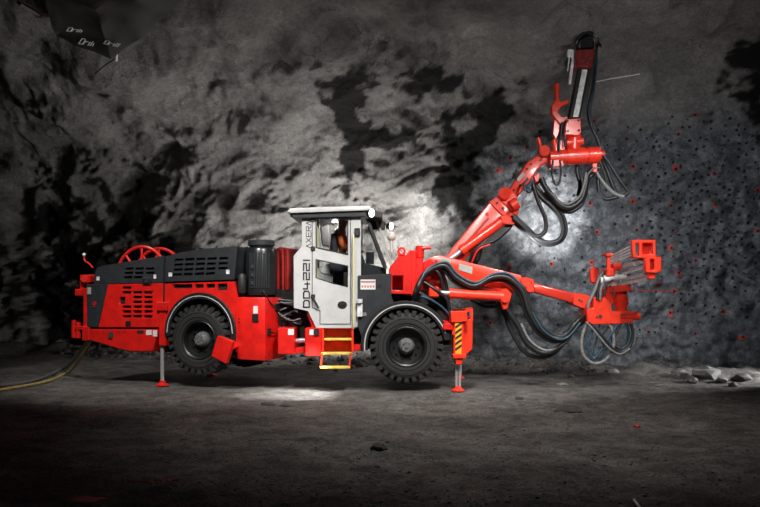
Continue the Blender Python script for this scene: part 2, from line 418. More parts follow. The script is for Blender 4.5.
def floor_mat():
    m = bpy.data.materials.new('muddy_gravel'); m.use_nodes = True
    nt = m.node_tree; b = nt.nodes['Principled BSDF']; N = nt.nodes.new; lk = nt.links.new
    tc = N('ShaderNodeTexCoord')
    def nz(scale, det=8, rough=0.6, dist=0):
        n = N('ShaderNodeTexNoise'); n.inputs['Scale'].default_value = scale; n.inputs['Detail'].default_value = det
        n.inputs['Roughness'].default_value = rough; n.inputs['Distortion'].default_value = dist
        lk(tc.outputs['Object'], n.inputs['Vector']); return n
    r = N('ShaderNodeValToRGB'); r.color_ramp.elements[0].position = 0.33; r.color_ramp.elements[1].position = 0.7
    r.color_ramp.elements[0].color = (0.085, 0.078, 0.073, 1); r.color_ramp.elements[1].color = (0.24, 0.225, 0.21, 1)
    lk(nz(1.1, 12, 0.68, 0.5).outputs['Fac'], r.inputs['Fac'])
    g = N('ShaderNodeValToRGB'); g.color_ramp.elements[0].position = 0.35; g.color_ramp.elements[1].position = 0.72
    g.color_ramp.elements[0].color = (0.15, 0.15, 0.15, 1); g.color_ramp.elements[1].color = (1.9, 1.9, 1.9, 1)
    lk(nz(38, 6, 0.75).outputs['Fac'], g.inputs['Fac'])
    mx = N('ShaderNodeMix'); mx.data_type = 'RGBA'; mx.blend_type = 'MULTIPLY'; mx.inputs[0].default_value = 0.8
    pr = N('ShaderNodeValToRGB'); pr.color_ramp.elements[0].position = 0.42; pr.color_ramp.elements[1].position = 0.55
    pr.color_ramp.elements[0].color = (0.35, 0.34, 0.33, 1); pr.color_ramp.elements[1].color = (1, 1, 1, 1)
    lk(nz(3.4, 10, 0.75, 0.8).outputs['Fac'], pr.inputs['Fac'])
    m0 = N('ShaderNodeMix'); m0.data_type = 'RGBA'; m0.blend_type = 'MULTIPLY'; m0.inputs[0].default_value = 0.7
    lk(r.outputs['Color'], m0.inputs[6]); lk(pr.outputs['Color'], m0.inputs[7])
    lk(m0.outputs[2], mx.inputs[6]); lk(g.outputs['Color'], mx.inputs[7]); lk(mx.outputs[2], b.inputs['Base Color'])
    rr = N('ShaderNodeMapRange'); rr.inputs['From Min'].default_value = 0.35; rr.inputs['From Max'].default_value = 0.6
    rr.inputs['To Min'].default_value = 0.55; rr.inputs['To Max'].default_value = 0.9
    lk(nz(0.8, 5).outputs['Fac'], rr.inputs['Value']); lk(rr.outputs['Result'], b.inputs['Roughness'])
    b.inputs['Specular IOR Level'].default_value = 0.3
    b1 = N('ShaderNodeBump'); b1.inputs['Distance'].default_value = 0.05; b1.inputs['Strength'].default_value = 0.5
    lk(nz(7, 9, 0.65).outputs['Fac'], b1.inputs['Height'])
    b2 = N('ShaderNodeBump'); b2.inputs['Distance'].default_value = 0.03; b2.inputs['Strength'].default_value = 1.0
    lk(nz(45, 5, 0.7).outputs['Fac'], b2.inputs['Height']); lk(b1.outputs['Normal'], b2.inputs['Normal']); lk(b2.outputs['Normal'], b.inputs['Normal'])
    return m
floor, floor_bvh = grid_obj('floor', frows, None, floor_mat())
def fz(x, y):
    r = floor_bvh.ray_cast(Vector((x, y, 3)), Vector((0, 0, -1)))
    return r[0].z if r[0] else 0.0
def hit_wall(px, py):
    d = Vector(((px-CX)/F, 1, -(py-CY)/F)).normalized()
    a = wall_bvh.ray_cast(CAM, d); b = ceil_bvh.ray_cast(CAM, d)
    if a[0] is None or (b[0] is not None and b[3] < a[3]): return b[0], b[1]
    n = a[1] if a[1].dot(d) < 0 else -a[1]
    return a[0], n

# drilled holes and red spray marks on the face (parts of the wall)
def disc_on_wall(mb, p, n, r, irr, dome, seg=9, nz=0.012, mi=0, rin=0.0):
    a = n.orthogonal().normalized(); b = n.cross(a)
    tb = bmesh.new()
    ring = []
    for i in range(seg):
        q = r*(1+irr*random.uniform(-1, 1)); t = 2*PI*i/seg
        w = p + (a*math.cos(t)+b*math.sin(t))*q
        loc = wall_bvh.find_nearest(w)
        ring.append(tb.verts.new((loc[0] if loc[0] else w) + n*nz))
    c = tb.verts.new(p + n*(nz+dome))
    for i in range(seg): tb.faces.new((c, ring[i], ring[(i+1) % seg]))
    mb.add(tb, mi)
marks = [(695.6, 114), (672, 117), (594, 121), (627, 139), (678, 134), (724, 136), (633, 167), (676, 169), (714.6, 173.7), (757, 190), (590.6, 203), (632.6, 201),
         (671, 205), (714.6, 204.6), (597, 232), (636.7, 230), (673, 230), (758, 231), (672.6, 247.8), (695.6, 260), (674, 291), (657.8, 284),
         (670, 313), (722, 311.5), (649, 332), (695.6, 333.6), (743, 337.7), (490, 323), (552, 264), (511, 267), (592, 263), (527, 148), (498, 170), (511, 158), (678, 273)]
for i, (px, py) in enumerate(marks):
    p, n = hit_wall(px, py)
    mb = MB(); big = random.uniform(0.04, 0.078)
    disc_on_wall(mb, p, n, big, 0.55, 0.003, 15, 0.010)
    mb.build('spray_mark', PAINTR, wall, smooth=0)
    mb = MB(); disc_on_wall(mb, p, n, 0.032, 0.2, 0.002, 9, 0.019); mb.build('drill_hole', HOLE, wall, smooth=0)
pts = []
rs = random.Random(11)
tries = 0
while len(pts) < 330 and tries < 9000:
    tries += 1
    if rs.random() < 0.78: px, py = rs.gauss(708, 36), rs.gauss(212, 50)
    else: px, py = rs.uniform(535, 760), rs.uniform(125, 335)
    if px > 768 or px < 530 or py < 118 or py > 345: continue
    if min([((px-a)**2+(py-b)**2) for a, b in pts+marks]) < 30: continue
    pts.append((px, py))
rest = MB()
for i, (px, py) in enumerate(pts):
    p, n = hit_wall(px, py)
    r = rs.uniform(0.022, 0.040)
    if i < 64:
        mb = MB(); disc_on_wall(mb, p, n, r, 0.15, 0.0, 9, 0.012); mb.build('drill_hole', HOLE, wall, smooth=0)
    else: disc_on_wall(rest, p, n, r, 0.15, 0.0, 9, 0.012)
rest.build('drill_hole_pattern', HOLE, wall, smooth=0, kind='stuff')

# ================================================================== THE DRILLING RIG
rig = thing('drilling_rig', 'red and charcoal twin-boom underground drilling rig with white cab, standing on its jacks', 'drilling rig', (-0.5, 1.0, 0))

# ---------------------------------------------------------------- wheels
def wheel(fr, u, z, R=0.612, w=0.36):
    c = fr.pt(u, 0, z); ax = fr.n
    mb = MB()
    prof = [(0.325, 0.03), (0.345, 0.0), (0.42, -0.012), (0.50, -0.008), (0.545, 0.012), (0.568, 0.05), (0.575, 0.18), (0.568, w-0.05), (0.545, w-0.012), (0.42, w), (0.325, w-0.02)]
    mb.lathe(c, ax, prof, 64, closed=True)
    for rr in (0.395, 0.47):
        mb.lathe(c, ax, [(rr-0.006, -0.008), (rr, -0.020), (rr+0.006, -0.008)], 56, closed=True)
    n = 28
    q = Matrix((fr.t, Vector((0, 0, 1)), fr.n)).transposed()
    for side in (0, 1):
        for i in range(n):
            a = 2*PI*(i+0.5*side)/n; da = 2*PI/n*0.31; sk = 2*PI/n*0.35
            tb = bmesh.new(); V = []
            if side == 0: hs = [(-0.006, 0), (w*0.52, sk)]
            else: hs = [(w+0.006, 0), (w*0.48, sk)]
            for h, s_ in hs:
                for r in ((0.535 if s_ == 0 else 0.56), R):
                    for d in (-da, da):
                        t = a+d*(1 if r < R else 0.8)+s_
                        V.append(tb.verts.new(c + q @ Vector((r*math.cos(t), r*math.sin(t), h))))
            for f in ((0, 1, 3, 2), (4, 6, 7, 5), (0, 4, 5, 1), (2, 3, 7, 6), (0, 2, 6, 4), (1, 5, 7, 3)): tb.faces.new([V[k] for k in f])
            # shoulder block down the side wall
            h0 = -0.018 if side == 0 else w+0.018; h1 = 0.02 if side == 0 else w-0.02
            W = []
            for r, dd in ((0.515, 0.6), (0.590, 0.95)):
                for d in (-da, da):
                    for h in (h0, h1):
                        W.append(tb.verts.new(c + q @ Vector((r*math.cos(a+d*dd), r*math.sin(a+d*dd), h))))
            for f in ((0, 2, 6, 4), (1, 5, 7, 3), (0, 1, 3, 2), (4, 6, 7, 5), (0, 4, 5, 1), (2, 3, 7, 6)): tb.faces.new([W[k] for k in f])
            bmesh.ops.recalc_face_normals(tb, faces=tb.faces[:])
            mb.add(tb)
    o = mb.build('wheel', RUBBER, rig)
    mb = MB()
    mb.lathe(c, ax, [(0.335, -0.01), (0.325, -0.016), (0.30, 0.0), (0.285, 0.05), (0.275, 0.12), (0.16, 0.14), (0.13, 0.14), (0.13, 0.30), (0.30, 0.30), (0.335, 0.25)], 56, closed=True)
    for i in range(10):
        t = 2*PI*i/10; p = c + q @ Vector((0.205*math.cos(t), 0.205*math.sin(t), 0.125)); mb.cyl(p, p-ax*0.03, 0.016, n=6)
    mb.build('rim', RIM, o, label='glossy black steel rim')
    mb = MB()
    mb.lathe(c, ax, [(0.0, 0.005), (0.09, 0.005), (0.105, 0.02), (0.125, 0.06), (0.14, 0.13), (0.14, 0.2), (0.0, 0.2)], 32)
    for i in range(8):
        t = 2*PI*i/8; p = c + q @ Vector((0.07*math.cos(t), 0.07*math.sin(t), 0.006)); mb.cyl(p, p-ax*0.018, 0.012, n=6)
    mb.cyl(c+ax*0.005, c-ax*0.015, 0.03, n=12)
    mb.build('hub', HUBM, o, label='dusty grey hub with bolts')
    return o
def copy_tree(o, parent, off):
    c = o.copy(); COL.objects.link(c); c.parent = parent; c.matrix_parent_inverse = o.matrix_parent_inverse.copy()
    c.location = o.location + off; CEN[c.name] = CEN[o.name] + off
    for ch in list(o.children):
        d = ch.copy(); COL.objects.link(d); d.parent = c; d.matrix_parent_inverse = ch.matrix_parent_inverse.copy()
    return c
(uR, zR), = RF.L([(200, 339.8)], 0.03); (uF, zF), = FF.L([(406.5, 346.5)], 0.03)
wr = wheel(RF, uR, zR); wf = wheel(FF, uF, zF)
copy_tree(wr, rig, RF.n*1.62); copy_tree(wf, rig, FF.n*1.62)

# ---------------------------------------------------------------- rear half
MB().px(RF, [(82, 329), (158, 329.3), (153, 351.8), (130, 351.8), (114, 348), (90.6, 340.6), (82, 340.6)], 0.02, 1.98, 0.02).build('counterweight', RED, rig)
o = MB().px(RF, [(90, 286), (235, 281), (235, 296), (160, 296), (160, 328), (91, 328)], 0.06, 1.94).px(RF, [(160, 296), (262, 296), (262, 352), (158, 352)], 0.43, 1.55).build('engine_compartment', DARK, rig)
axl = MB().cyl(RF.pt(uR, 0.2, zR), RF.pt(uR, 1.75, zR), 0.11).sphere(RF.pt(uR, 1.0, zR), 0.25).build('axle', STEELD, rig)
hl = []
for ci, x in enumerate((127, 137.6, 148.3)):
    for ri, y in enumerate((287.7, 292.4, 297.2, 302, 306.8, 311.6, 316.4)):
        if ci == 0 and ri in (2, 3): continue
        if ci > 0 and ri == 0: continue
        w = 4.3
        hl.append([(x-w, y-1.3), (x+w, y-1.3), (x+w-.7, y+1.3), (x-w-.7, y+1.3)])
hl.append([(119.5, 297), (125, 297), (125, 304), (119.5, 304)])
ec = MB().px(RF, [(108, 284.3), (163, 283.2), (163, 327.3), (98.3, 327.3)], 0.0, 0.05, 0.006, hl).build('engine_cover', RED, rig, label='red engine cover with rows of louvre slots')
for x, y in ((128, 323.6),):
    MB().rect(RF, x-2.6, y-2.6, x+2.6, y+2.6, -0.012, 0.01, 0.004).build('latch', BLACK, ec)
# corner panel with emblem
cp = MB().px(RF, [(86.3, 284.5), (107.6, 284.3), (98, 327.3), (86.8, 327.3)], 0.0, 0.08, 0.01).px(RF, [(86.3, 284.5), (90, 284.5), (90, 327), (86.8, 327.3)], 0.08, 1.95).build('corner_panel', CHAR, rig, label='charcoal corner panel')
c = RF.W(94.5, 303.5, -0.006)
MB().lathe(c, RF.n, [(0.022, -0.004), (0.034, -0.004), (0.034, 0.006), (0.022, 0.006)], 20, closed=True).box(c-Vector((0, 0, 0.058)), (0.05, 0.012, 0.008)).build('emblem', RED, cp, label='small red round emblem')
# hoods
h1 = [(93.6, 284), (94.2, 276), (97, 267.6), (104, 265.6), (163.8, 255.6), (163, 282.6)]
hv = []
for y, xs in ((268.8, (129.5, 139.5, 150)), (273.1, (128.5, 139, 150)), (277.4, (128, 138))):
    for x in xs: hv.append([(x-4.1, y-1.2), (x+4.3, y-1.5), (x+4.1, y+1.1), (x-4.3, y+1.4)])
mb = MB().px(RF, h1, 0.05, 1.95, 0.05, seg=2)
hd = mb.build('hood', CHAR, rig, label='charcoal rear hood section with vents')
MB().px(RF, h1, 0.0, 0.05, 0.012, hv).build('hood_panel', CHAR, hd)
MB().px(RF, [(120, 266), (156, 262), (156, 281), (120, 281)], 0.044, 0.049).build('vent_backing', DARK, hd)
MB().rect(RF, 142, 277.6, 150.5, 285, -0.03, 0.02, 0.012).cyl(RF.W(146.5, 281, -0.05), RF.W(146.5, 281, -0.02), 0.035).build('filler_cap', BLACK, hd, label='black filler cap')
MB().rect(RF, 96.4, 276.6, 99.3, 280.4, -0.006, 0.0).build('emblem', STEEL, hd, label='small silver emblem')
MB().rect(RF, 153.6, 274.4, 156, 278.6, -0.006, 0.0).build('emblem', STEEL, hd)
h2 = [(164.4, 281.8), (165.8, 256.2), (180, 252.6), (203, 248.9), (237.6, 246.4), (234, 279.4)]
hv = []
for ri, y in enumerate((259, 264, 269, 273.8)):
    for ci, x in enumerate((179.3, 190, 201, 212.2, 224)):
        k = -0.6*(ri)
        if ri == 3 and ci > 3: continue
        x2 = x+k
        sl = -0.35
        hv.append([(x2-4.4, y-1.2+0.8-ci*.35), (x2+4.6, y-1.6+0.8-ci*.35), (x2+4.2, y+1.1+0.8-ci*.35), (x2-4.7, y+1.5+0.8-ci*.35)])
hd2 = MB().px(RF, h2, 0.05, 1.95, 0.05, seg=2).build('hood', CHAR, rig, label='charcoal front hood section with large grille')
MB().px(RF, h2, 0.0, 0.05, 0.012, hv).build('hood_panel', CHAR, hd2)
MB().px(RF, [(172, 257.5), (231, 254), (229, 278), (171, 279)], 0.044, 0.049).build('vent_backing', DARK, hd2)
MB().rect(RF, 168.5, 272.6, 172, 276.4, -0.006, 0.0).build('emblem', STEEL, hd2)
MB().rect(RF, 226, 269.8, 229.4, 274, -0.006, 0.0).build('emblem', STEEL, hd2, label='small silver emblem')
MB().px(RF, [(163.7, 256), (165.2, 256), (163.9, 330), (162.4, 330)], -0.008, 0.03).build('seam_strip', BLACK, rig)
# side panel with wheel arch
(ua, za), = RF.L([(200.3, 333)], 0.0)
RA = 0.70
pan = RF.L([(163.8, 283.6), (234.4, 281.4), (237, 297), (237.5, 352), (233.5, 352)], 0)
ar = [q for q in arc(ua, za, RA, -12, 180, 30)]
pan = pan[:4] + [(ar[0][0], pan[4][1])] + ar + RF.L([(163.9, 333)], 0)
sl = [[(172, 284.3), (192, 284), (192.5, 288.2), (173.5, 288.6)], [(195, 284), (203.5, 283.8), (203.5, 288), (195.5, 288.2)], [(206, 283.8), (215, 283.6), (215, 287.8), (206.2, 288)], [(217.5, 283.6), (227.3, 283.3), (227.3, 290), (217.5, 290.4)]]
MB().poly(RF, pan, 0.0, 0.05, 0.006, [RF.L(h, 0) for h in sl]).build('body_panel', RED, rig, label='red side panel with a slotted strip and wheel arch')
fo = arc(ua, za, RA, -14, 186, 36); fi = arc(ua, za, RA-0.11, 186, -14, 36)
fd = MB().poly(RF, fo+fi, -0.03, 0.42, 0.008).build('fender', BLACK, rig, label='black rear wheel arch')
f1 = arc(ua, za, RA-0.055, 0, 180, 36); f2 = arc(ua, za, RA-0.068, 180, 0, 36)
MB().poly(RF, f1+f2, -0.04, -0.025).build('edge_trim', TRIM, fd)
MB().poly(RF, arc(ua, za, RA-0.02, -10, 190, 30), 0.40, 0.44).build('inner_liner', DARK, fd)
# tilted red mud guard
mg = RF.L([(217.2, 335.6), (232.6, 341.4), (225.8, 364.2), (211, 356)], -0.30)
MB().poly(RF, mg, -0.30, -0.19, 0.012).bar(RF.W(230, 348, -0.2), RF.W(237, 344, 0.1), 0.1, 0.1).build('mud_guard', RED, rig, label='red tilted guard plate in front of the rear tyre')
# rear jack
jk = MB().rect(RF, 158.6, 309, 165.6, 346, -0.02, 0.18, 0.015).rect(RF, 156, 302, 166.5, 311, -0.06, 0.2, 0.01).build('jack', RED, rig)
pj = RF.W(162.3, 340, 0.06); ft = Vector((pj.x, pj.y, 0.0))
MB().cyl(ft+Vector((0, 0, 0.05)), pj, 0.034).build('jack_rod', CHROME, jk, label='chrome jack rod')
MB().lathe(ft, (0, 0, 1), [(0.0, 0.0), (0.11, 0.0), (0.11, 0.025), (0.05, 0.05), (0.05, 0.09), (0.0, 0.09)], 20).build('jack_foot', RED, jk)
off = RF.n*1.7
copy_tree(jk, rig, off)
# decals on the rear frame
for x0, x1, y0, y1, m, nm in ((146, 151.5, 330, 335, LABELW, 'warning_label'), (152.8, 157, 330.2, 336.5, LABELW, 'warning_label'), (137, 143.5, 330.5, 333.5, STEELD, 'data_plate')):
    MB().rect(RF, x0, y0, x1, y1, 0.012, 0.021).build(nm, m, rig)
MB().cyl(RF.W(111.4, 335, 0.0), RF.W(111.4, 335, 0.03), 0.06).build('tow_socket', STEELD, rig)
# rear end fittings
mb = MB()
for x, y0, y1 in ((74, 320, 338), (78.3, 322, 338.5)):
    mb.cyl(RF.W(x, y0, 0.15), RF.W(x, y1, 0.15), 0.045, n=16, bevel=0.01)
mb.rect(RF, 74, 326, 84, 330, 0.1, 0.2, 0.01).rect(RF, 81.8, 326, 88.8, 340.8, 0.0, 0.4, 0.012)
mb.build('cable_guide_roller', RED, rig)
for v in (0.02, 1.78): MB().poly(RF, RF.L([(83, 288), (88, 288), (88, 329), (83, 329)], 0.02), v, v+.14, 0.012).build('bumper_post', RED, rig)
mb = MB().px(RF, [(80, 275), (90, 274.5), (89.5, 282), (85.5, 284.5), (80.5, 280)], 0.05, 0.25, 0.015)
mb.rect(RF, 79.5, 275, 83, 294, 0.08, 0.2, 0.01).rect(RF, 74.5, 289, 84, 296, 0.06, 0.22, 0.012).cyl(RF.W(84, 279, 0.0), RF.W(84, 279, 0.3), 0.06)
mb.build('cable_guide', RED, rig)
MB().rect(RF, 87, 287.5, 90.5, 294.5, -0.02, 0.05, 0.006).build('marker_plate', GREYP, rig)
a = MB().tube([RF.W(93, 268, 0.1), RF.W(89, 263.5, 0.1), RF.W(85, 261, 0.1), RF.W(84, 256.5, 0.1)], 0.017, 8).build('lamp_arm', RED, rig)
MB().sphere(RF.W(84.1, 254.8, 0.1), 0.032).build('marker_lamp', PRINT, a, label='small white lamp head')
# cable reel on top
rc = RF.W(150.5, 279.5, 1.0)
mb = MB()
for k in (-0.28, 0.28):
    c = rc + RF.n*k; path = [c + RF.t*(0.56*math.cos(t)) + Vector((0, 0, 0.61*math.sin(t))) for t in [PI*i/12 for i in range(-1, 14)]]
    mb.tube(path, 0.03, 8)
    for t in (50, 90, 130):
        a_ = math.radians(t); mb.cyl(c, c + RF.t*(0.56*math.cos(a_)) + Vector((0, 0, 0.61*math.sin(a_))), 0.024, n=8)
mb.cyl(rc-RF.n*0.3, rc+RF.n*0.3, 0.36, n=24)
mb.build('cable_reel', RED, rig, label='red open cable reel on top of the hood')
# electrical cabinet
cb = MB().px(RF, [(236.6, 297), (265, 297.5), (265, 361), (236.8, 359.3)], 0.0, 0.80, 0.02, seg=2).build('electrical_cabinet', RED, rig)
MB().rect(RF, 253.3, 306, 257.8, 313.6, -0.006, 0.0).build('warning_label', LABELW, cb)
MB().rect(RF, 252, 314.2, 258, 322, -0.02, 0.0, 0.004).build('socket', BLACK, cb)
for yy in (318, 321.6): MB().rect(RF, 238.3, yy, 239.6, yy+1.4, -0.006, 0).build('latch', BLACK, cb)
ue = RF.L([(265, 300)], 0)[0][0]
for zz, vv in ((RF.L([(271, 307)], 0.35)[0][1], 0.42), (RF.L([(267, 332)], 0.1)[0][1], 0.12)):
    MB().box(RF.pt(ue+0.015, vv, zz), (0.04, 0.11, 0.12), Matrix.Rotation(-math.radians(18), 3, 'Z'), 0.008).build('switch', BLACK, cb)
MB().tube([RF.pt(ue+.02, .42, RF.L([(271, 309)], .35)[0][1]), RF.pt(ue+.05, .5, 1.05), RF.pt(ue+.05, .3, 0.95), RF.pt(ue+.04, .12, 0.98)], 0.012, 6).tube([RF.pt(ue-.2, .3, 1.62), RF.pt(ue-.05, .05, 1.66), RF.pt(ue+.02, .2, 1.45), RF.pt(ue+.03, .42, 1.4)], 0.012, 6).tube([RF.pt(ue+.03, .65, 1.4), RF.pt(ue+.05, .7, 1.0), RF.pt(ue+.04, .66, 0.62)], 0.012, 6).build('wiring', BLACK, cb)
# air cleaner
ac = RF.W(261.4, 294, 0.42); zt = RF.L([(261, 250)], 0.42)[0][1]; z2 = RF.L([(261, 240.5)], 0.42)[0][1]; z1 = RF.L([(261, 295)], 0.42)[0][1]
base = Vector((ac.x, ac.y, 0))
o = MB().lathe(base, (0, 0, 1), [(0.0, z1), (0.26, z1), (0.27, z1+.03), (0.265, z1+0.07), (0.27, zt-0.03), (0.25, zt+0.02), (0.20, zt+0.045), (0.20, zt+0.07), (0.0, zt+0.07)], 40).build('air_cleaner', BLACK, rig, label='glossy black air cleaner canister')
o.data.materials[0] = mat('gloss_black', (0.012, 0.013, 0.014), 0.28)
MB().lathe(base, (0, 0, 1), [(0.0, zt+.06), (0.215, zt+.06), (0.235, zt+0.08), (0.235, z2-0.02), (0.22, z2), (0.0, z2)], 40).build('canister_cap', CHAR, o)
mb = MB()
for k in range(9):
    t = -PI/2 + (k-4)*0.16 - math.radians(18)*0
    p = base + Vector((0.272*math.cos(t), 0.272*math.sin(t), 0)); mb.cyl(p+Vector((0, 0, z1+.12)), p+Vector((0, 0, zt-.06)), 0.012, n=6)
for k in range(3):
    p = base + Vector((0.28*math.cos(-2.0), 0.28*math.sin(-2.0), z1+0.2+0.14*k)); mb.box(p, (0.05, 0.04, 0.06), None, 0.006)
mb.build('cooling_rib', CHAR, o)
MB().lathe(RF.W(242, 293, 0.12)*1, (0, 0, 1), [(0, 0), (0.06, 0), (0.075, 0.04), (0.075, 0.28), (0.05, 0.33), (0, 0.33)], 20).build('oil_filter', STEELD, rig, label='grey filter canister')
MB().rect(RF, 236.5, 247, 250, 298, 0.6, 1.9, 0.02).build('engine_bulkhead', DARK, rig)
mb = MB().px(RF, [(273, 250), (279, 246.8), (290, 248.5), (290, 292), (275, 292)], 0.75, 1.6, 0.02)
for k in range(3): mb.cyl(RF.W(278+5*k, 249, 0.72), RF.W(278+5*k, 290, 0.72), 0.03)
mb.build('cooler_guard', mat('shaded_red', (0.30, 0.010, 0.008), 0.5, var=0.4), rig)  # red darkened in the paint itself for the shade on the guard
# ---------------------------------------------------------------- articulation and front chassis
mb = MB().px(FF, [(262, 300), (318, 300), (318, 350), (262, 350)], 0.62, 1.5, 0.02).cyl(P(286, 300, 1.0), P(286, 352, 1.0), 0.16)
mb.px(FF, [(300, 304), (450, 298), (452, 345), (300, 350)], 0.55, 1.45, 0.02)
mb.px(FF, [(386, 290), (446, 290), (448, 306), (386, 306)], 0.45, 1.5, 0.02)
mb.build('chassis', DARK, rig)
mb = MB()
rr = random.Random(3)
for k in range(9):
    a_ = P(274+rr.uniform(-3, 8), 296+rr.uniform(0, 24), 0.45+rr.uniform(0, .25)); b_ = P(308+rr.uniform(-5, 6), 300+rr.uniform(0, 24), 0.45+rr.uniform(0, .25))
    mb.tube([a_, (a_+b_)/2+Vector((0, -.05, rr.uniform(-.15, .18))), b_], 0.022, 8)
mb.build('hose_bundle', HOSE, rig, kind='stuff')
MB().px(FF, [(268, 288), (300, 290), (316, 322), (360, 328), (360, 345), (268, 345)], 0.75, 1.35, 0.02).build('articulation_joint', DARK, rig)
MB().rect(FF, 311, 300, 318, 327, 0.2, 0.6, 0.01).px(FF, [(306, 312), (312, 311), (317, 327.5), (312, 327.5)], 0.1, 0.5, 0.01).build('cab_mount', RED, rig)
tk = MB().rect(FF, 277.6, 327.8, 294.6, 354.5, 0.1, 0.65, 0.015).px(FF, [(294, 348), (305, 347), (305, 353), (294, 354)], 0.15, 0.5, 0.01).build('tank', RED, rig)
MB().rect(FF, 288, 327.6+1.4, 293.8, 335, 0.09, 0.1).build('warning_label', LABELW, tk)
MB().cyl(P(293, 341, .35), P(306, 340.4, .35), 0.045).build('steering_rod', CHROME, rig)
tk = MB().rect(FF, 305, 327.8, 322, 356.5, 0.02, 0.55, 0.015).build('tool_box', RED, rig)
MB().rect(FF, 309.5, 329.5, 313.6, 335, 0.01, 0.02).build('warning_label', LABELW, tk)
MB().rect(FF, 314, 328.5, 318.8, 335.4, -0.01, 0.02, 0.004).build('latch', STEELD, tk)
# steps
st = MB().rect(FF, 324, 328, 352, 351.5, 0.25, 0.30).rect(FF, 322, 329, 324, 353, 0.02, 0.3).rect(FF, 351.5, 329, 353.5, 353, 0.02, 0.3)
st.px(FF, [(321.4, 353), (323, 353), (321.4, 368), (319.8, 368)], 0.0, 0.04).px(FF, [(350, 353), (351.6, 353), (350, 368), (348.4, 368)], 0.0, 0.04)
st = st.build('step_ladder', RED2, rig)
for x0, x1, y, v0 in ((323, 352, 338.4, 0.02), (321, 352, 352.6, 0.0), (319.8, 350, 366.6, -0.02)):
    MB().rect(FF, x0, y, x1, y+2.2, v0, v0+0.26, 0.006).build('step', YELLOW, st, label='yellow step tread')
MB().px(FF, [(352, 345), (364, 344), (364, 351), (352, 351)], 0.1, 0.4, 0.01).build('step_bracket', RED, rig)
# ---------------------------------------------------------------- cab
V0, V1 = 0.05, 1.40
outl = [(301.7, 216.5), (361, 215.5), (361, 326), (352, 328.3), (316, 328.3), (308, 311.2), (293.6, 308), (293.6, 256), (302, 246)]
wu = [(315.6, 217.6), (348.4, 217.2), (348, 255.2), (315.6, 248)]
wl = [(315.6, 259.2), (348.2, 265.8), (347.8, 287.2), (332, 283.4), (315.6, 277.8)]
cab = MB().px(FF, outl, V0, V0+0.05, 0.006, [wu, wl])
uz = FF.L(outl, V0)
big = FF.L([(304, 218), (358, 218), (358, 268), (304, 262)], V0)
cab.poly(FF, uz, V1-0.05, V1, 0.0, [big])
cab.poly(FF, FF.L([(293.6, 256), (297, 256), (297, 309), (293.6, 308)], V0), V0+0.05, V1-0.05)
cab = cab.build('cab', WHITE, rig, label='white operator cab')
for nm, q, v in (('window_pane', wu, V0+0.02), ('window_pane', wl, V0+0.02)):
    MB().px(FF, q, v, v+0.008).build(nm, GLASS, cab)
    inn = [((x-332)*0.95+332, (y-sum(t[1] for t in q)/len(q))*0.93+sum(t[1] for t in q)/len(q)) for x, y in q]
    MB().px(FF, q, V0-0.006, V0+0.03, 0, [inn]).build('window_seal', BLACK, cab)
MB().poly(FF, big, V1-0.03, V1-0.02).build('window_pane', GLASS, cab)
MB().poly(FF, FF.L([(297, 308), (309, 311.5), (317, 326), (385, 324), (385, 328), (314, 328.6), (306, 313), (297, 309.5)], V0), V0+0.05, V1-0.05).build('cab_floor', DARK, cab)
sg = [(361.4, 218), (367.5, 219.5), (385.8, 267), (386, 275), (361.4, 275)]
MB().px(FF, sg, V0+0.02, V0+0.028).build('cab_glass_pane', GLASS, cab)
MB().poly(FF, FF.L(sg, V0), V1-0.03, V1-0.022).build('cab_glass_pane', GLASS, cab)
MB().px(FF, [(295, 219), (301.4, 218), (301.4, 246.4), (294.4, 254.5)], V0+0.02, V0+0.028).build('quarter_glass', GLASS, cab)
fp = FF.L([(367.5, 219), (386, 268)], V0)
def cabpt(uzv, v): return FF.pt(uzv[0], v, uzv[1])
tb = MB(); t_ = bmesh.new()
q = [t_.verts.new(cabpt(fp[0], V0+.03)), t_.verts.new(cabpt(fp[1], V0+.03)), t_.verts.new(cabpt(fp[1], V1-.03)), t_.verts.new(cabpt(fp[0], V1-.03))]
t_.faces.new(q); tb.add(t_); tb.build('windshield', GLASS, cab)
for v in (V0+0.02, V1-0.02): MB().bar(cabpt(fp[0], v), cabpt(fp[1], v), 0.05, 0.05).build('windshield_pillar', BLACK, cab)
MB().bar(P(377, 222, .5), P(392, 268, .5), 0.05, 0.05).build('guard_bar', GREYP, cab)
MB().bar(P(383, 222, .9), P(398, 268, .9), 0.04, 0.04).build('guard_bar', GREYP, cab)
MB().px(FF, [(286.8, 211.8), (290, 208.2), (330, 206.6), (368.5, 205.6), (371.5, 207.6), (371.5, 210.2), (291, 213)], -0.08, 1.5, 0.012, seg=2).build('cab_roof', WHITE, cab)
MB().px(FF, [(291, 212.8), (371.6, 210.2), (374, 216.4), (293, 218.4)], -0.03, 1.45, 0.01).build('roof_fascia', CHAR, cab, label='charcoal band under the white roof')
MB().px(FF, [(372, 210.5), (383, 212), (382, 218), (373, 217)], 0.1, 1.4, 0.01).build('light_bar', CHAR, cab)
MB().rect(FF, 290.2, 213.5, 293.6, 217, -0.02, 0.1, 0.01).build('roof_lamp', BLACK, cab)
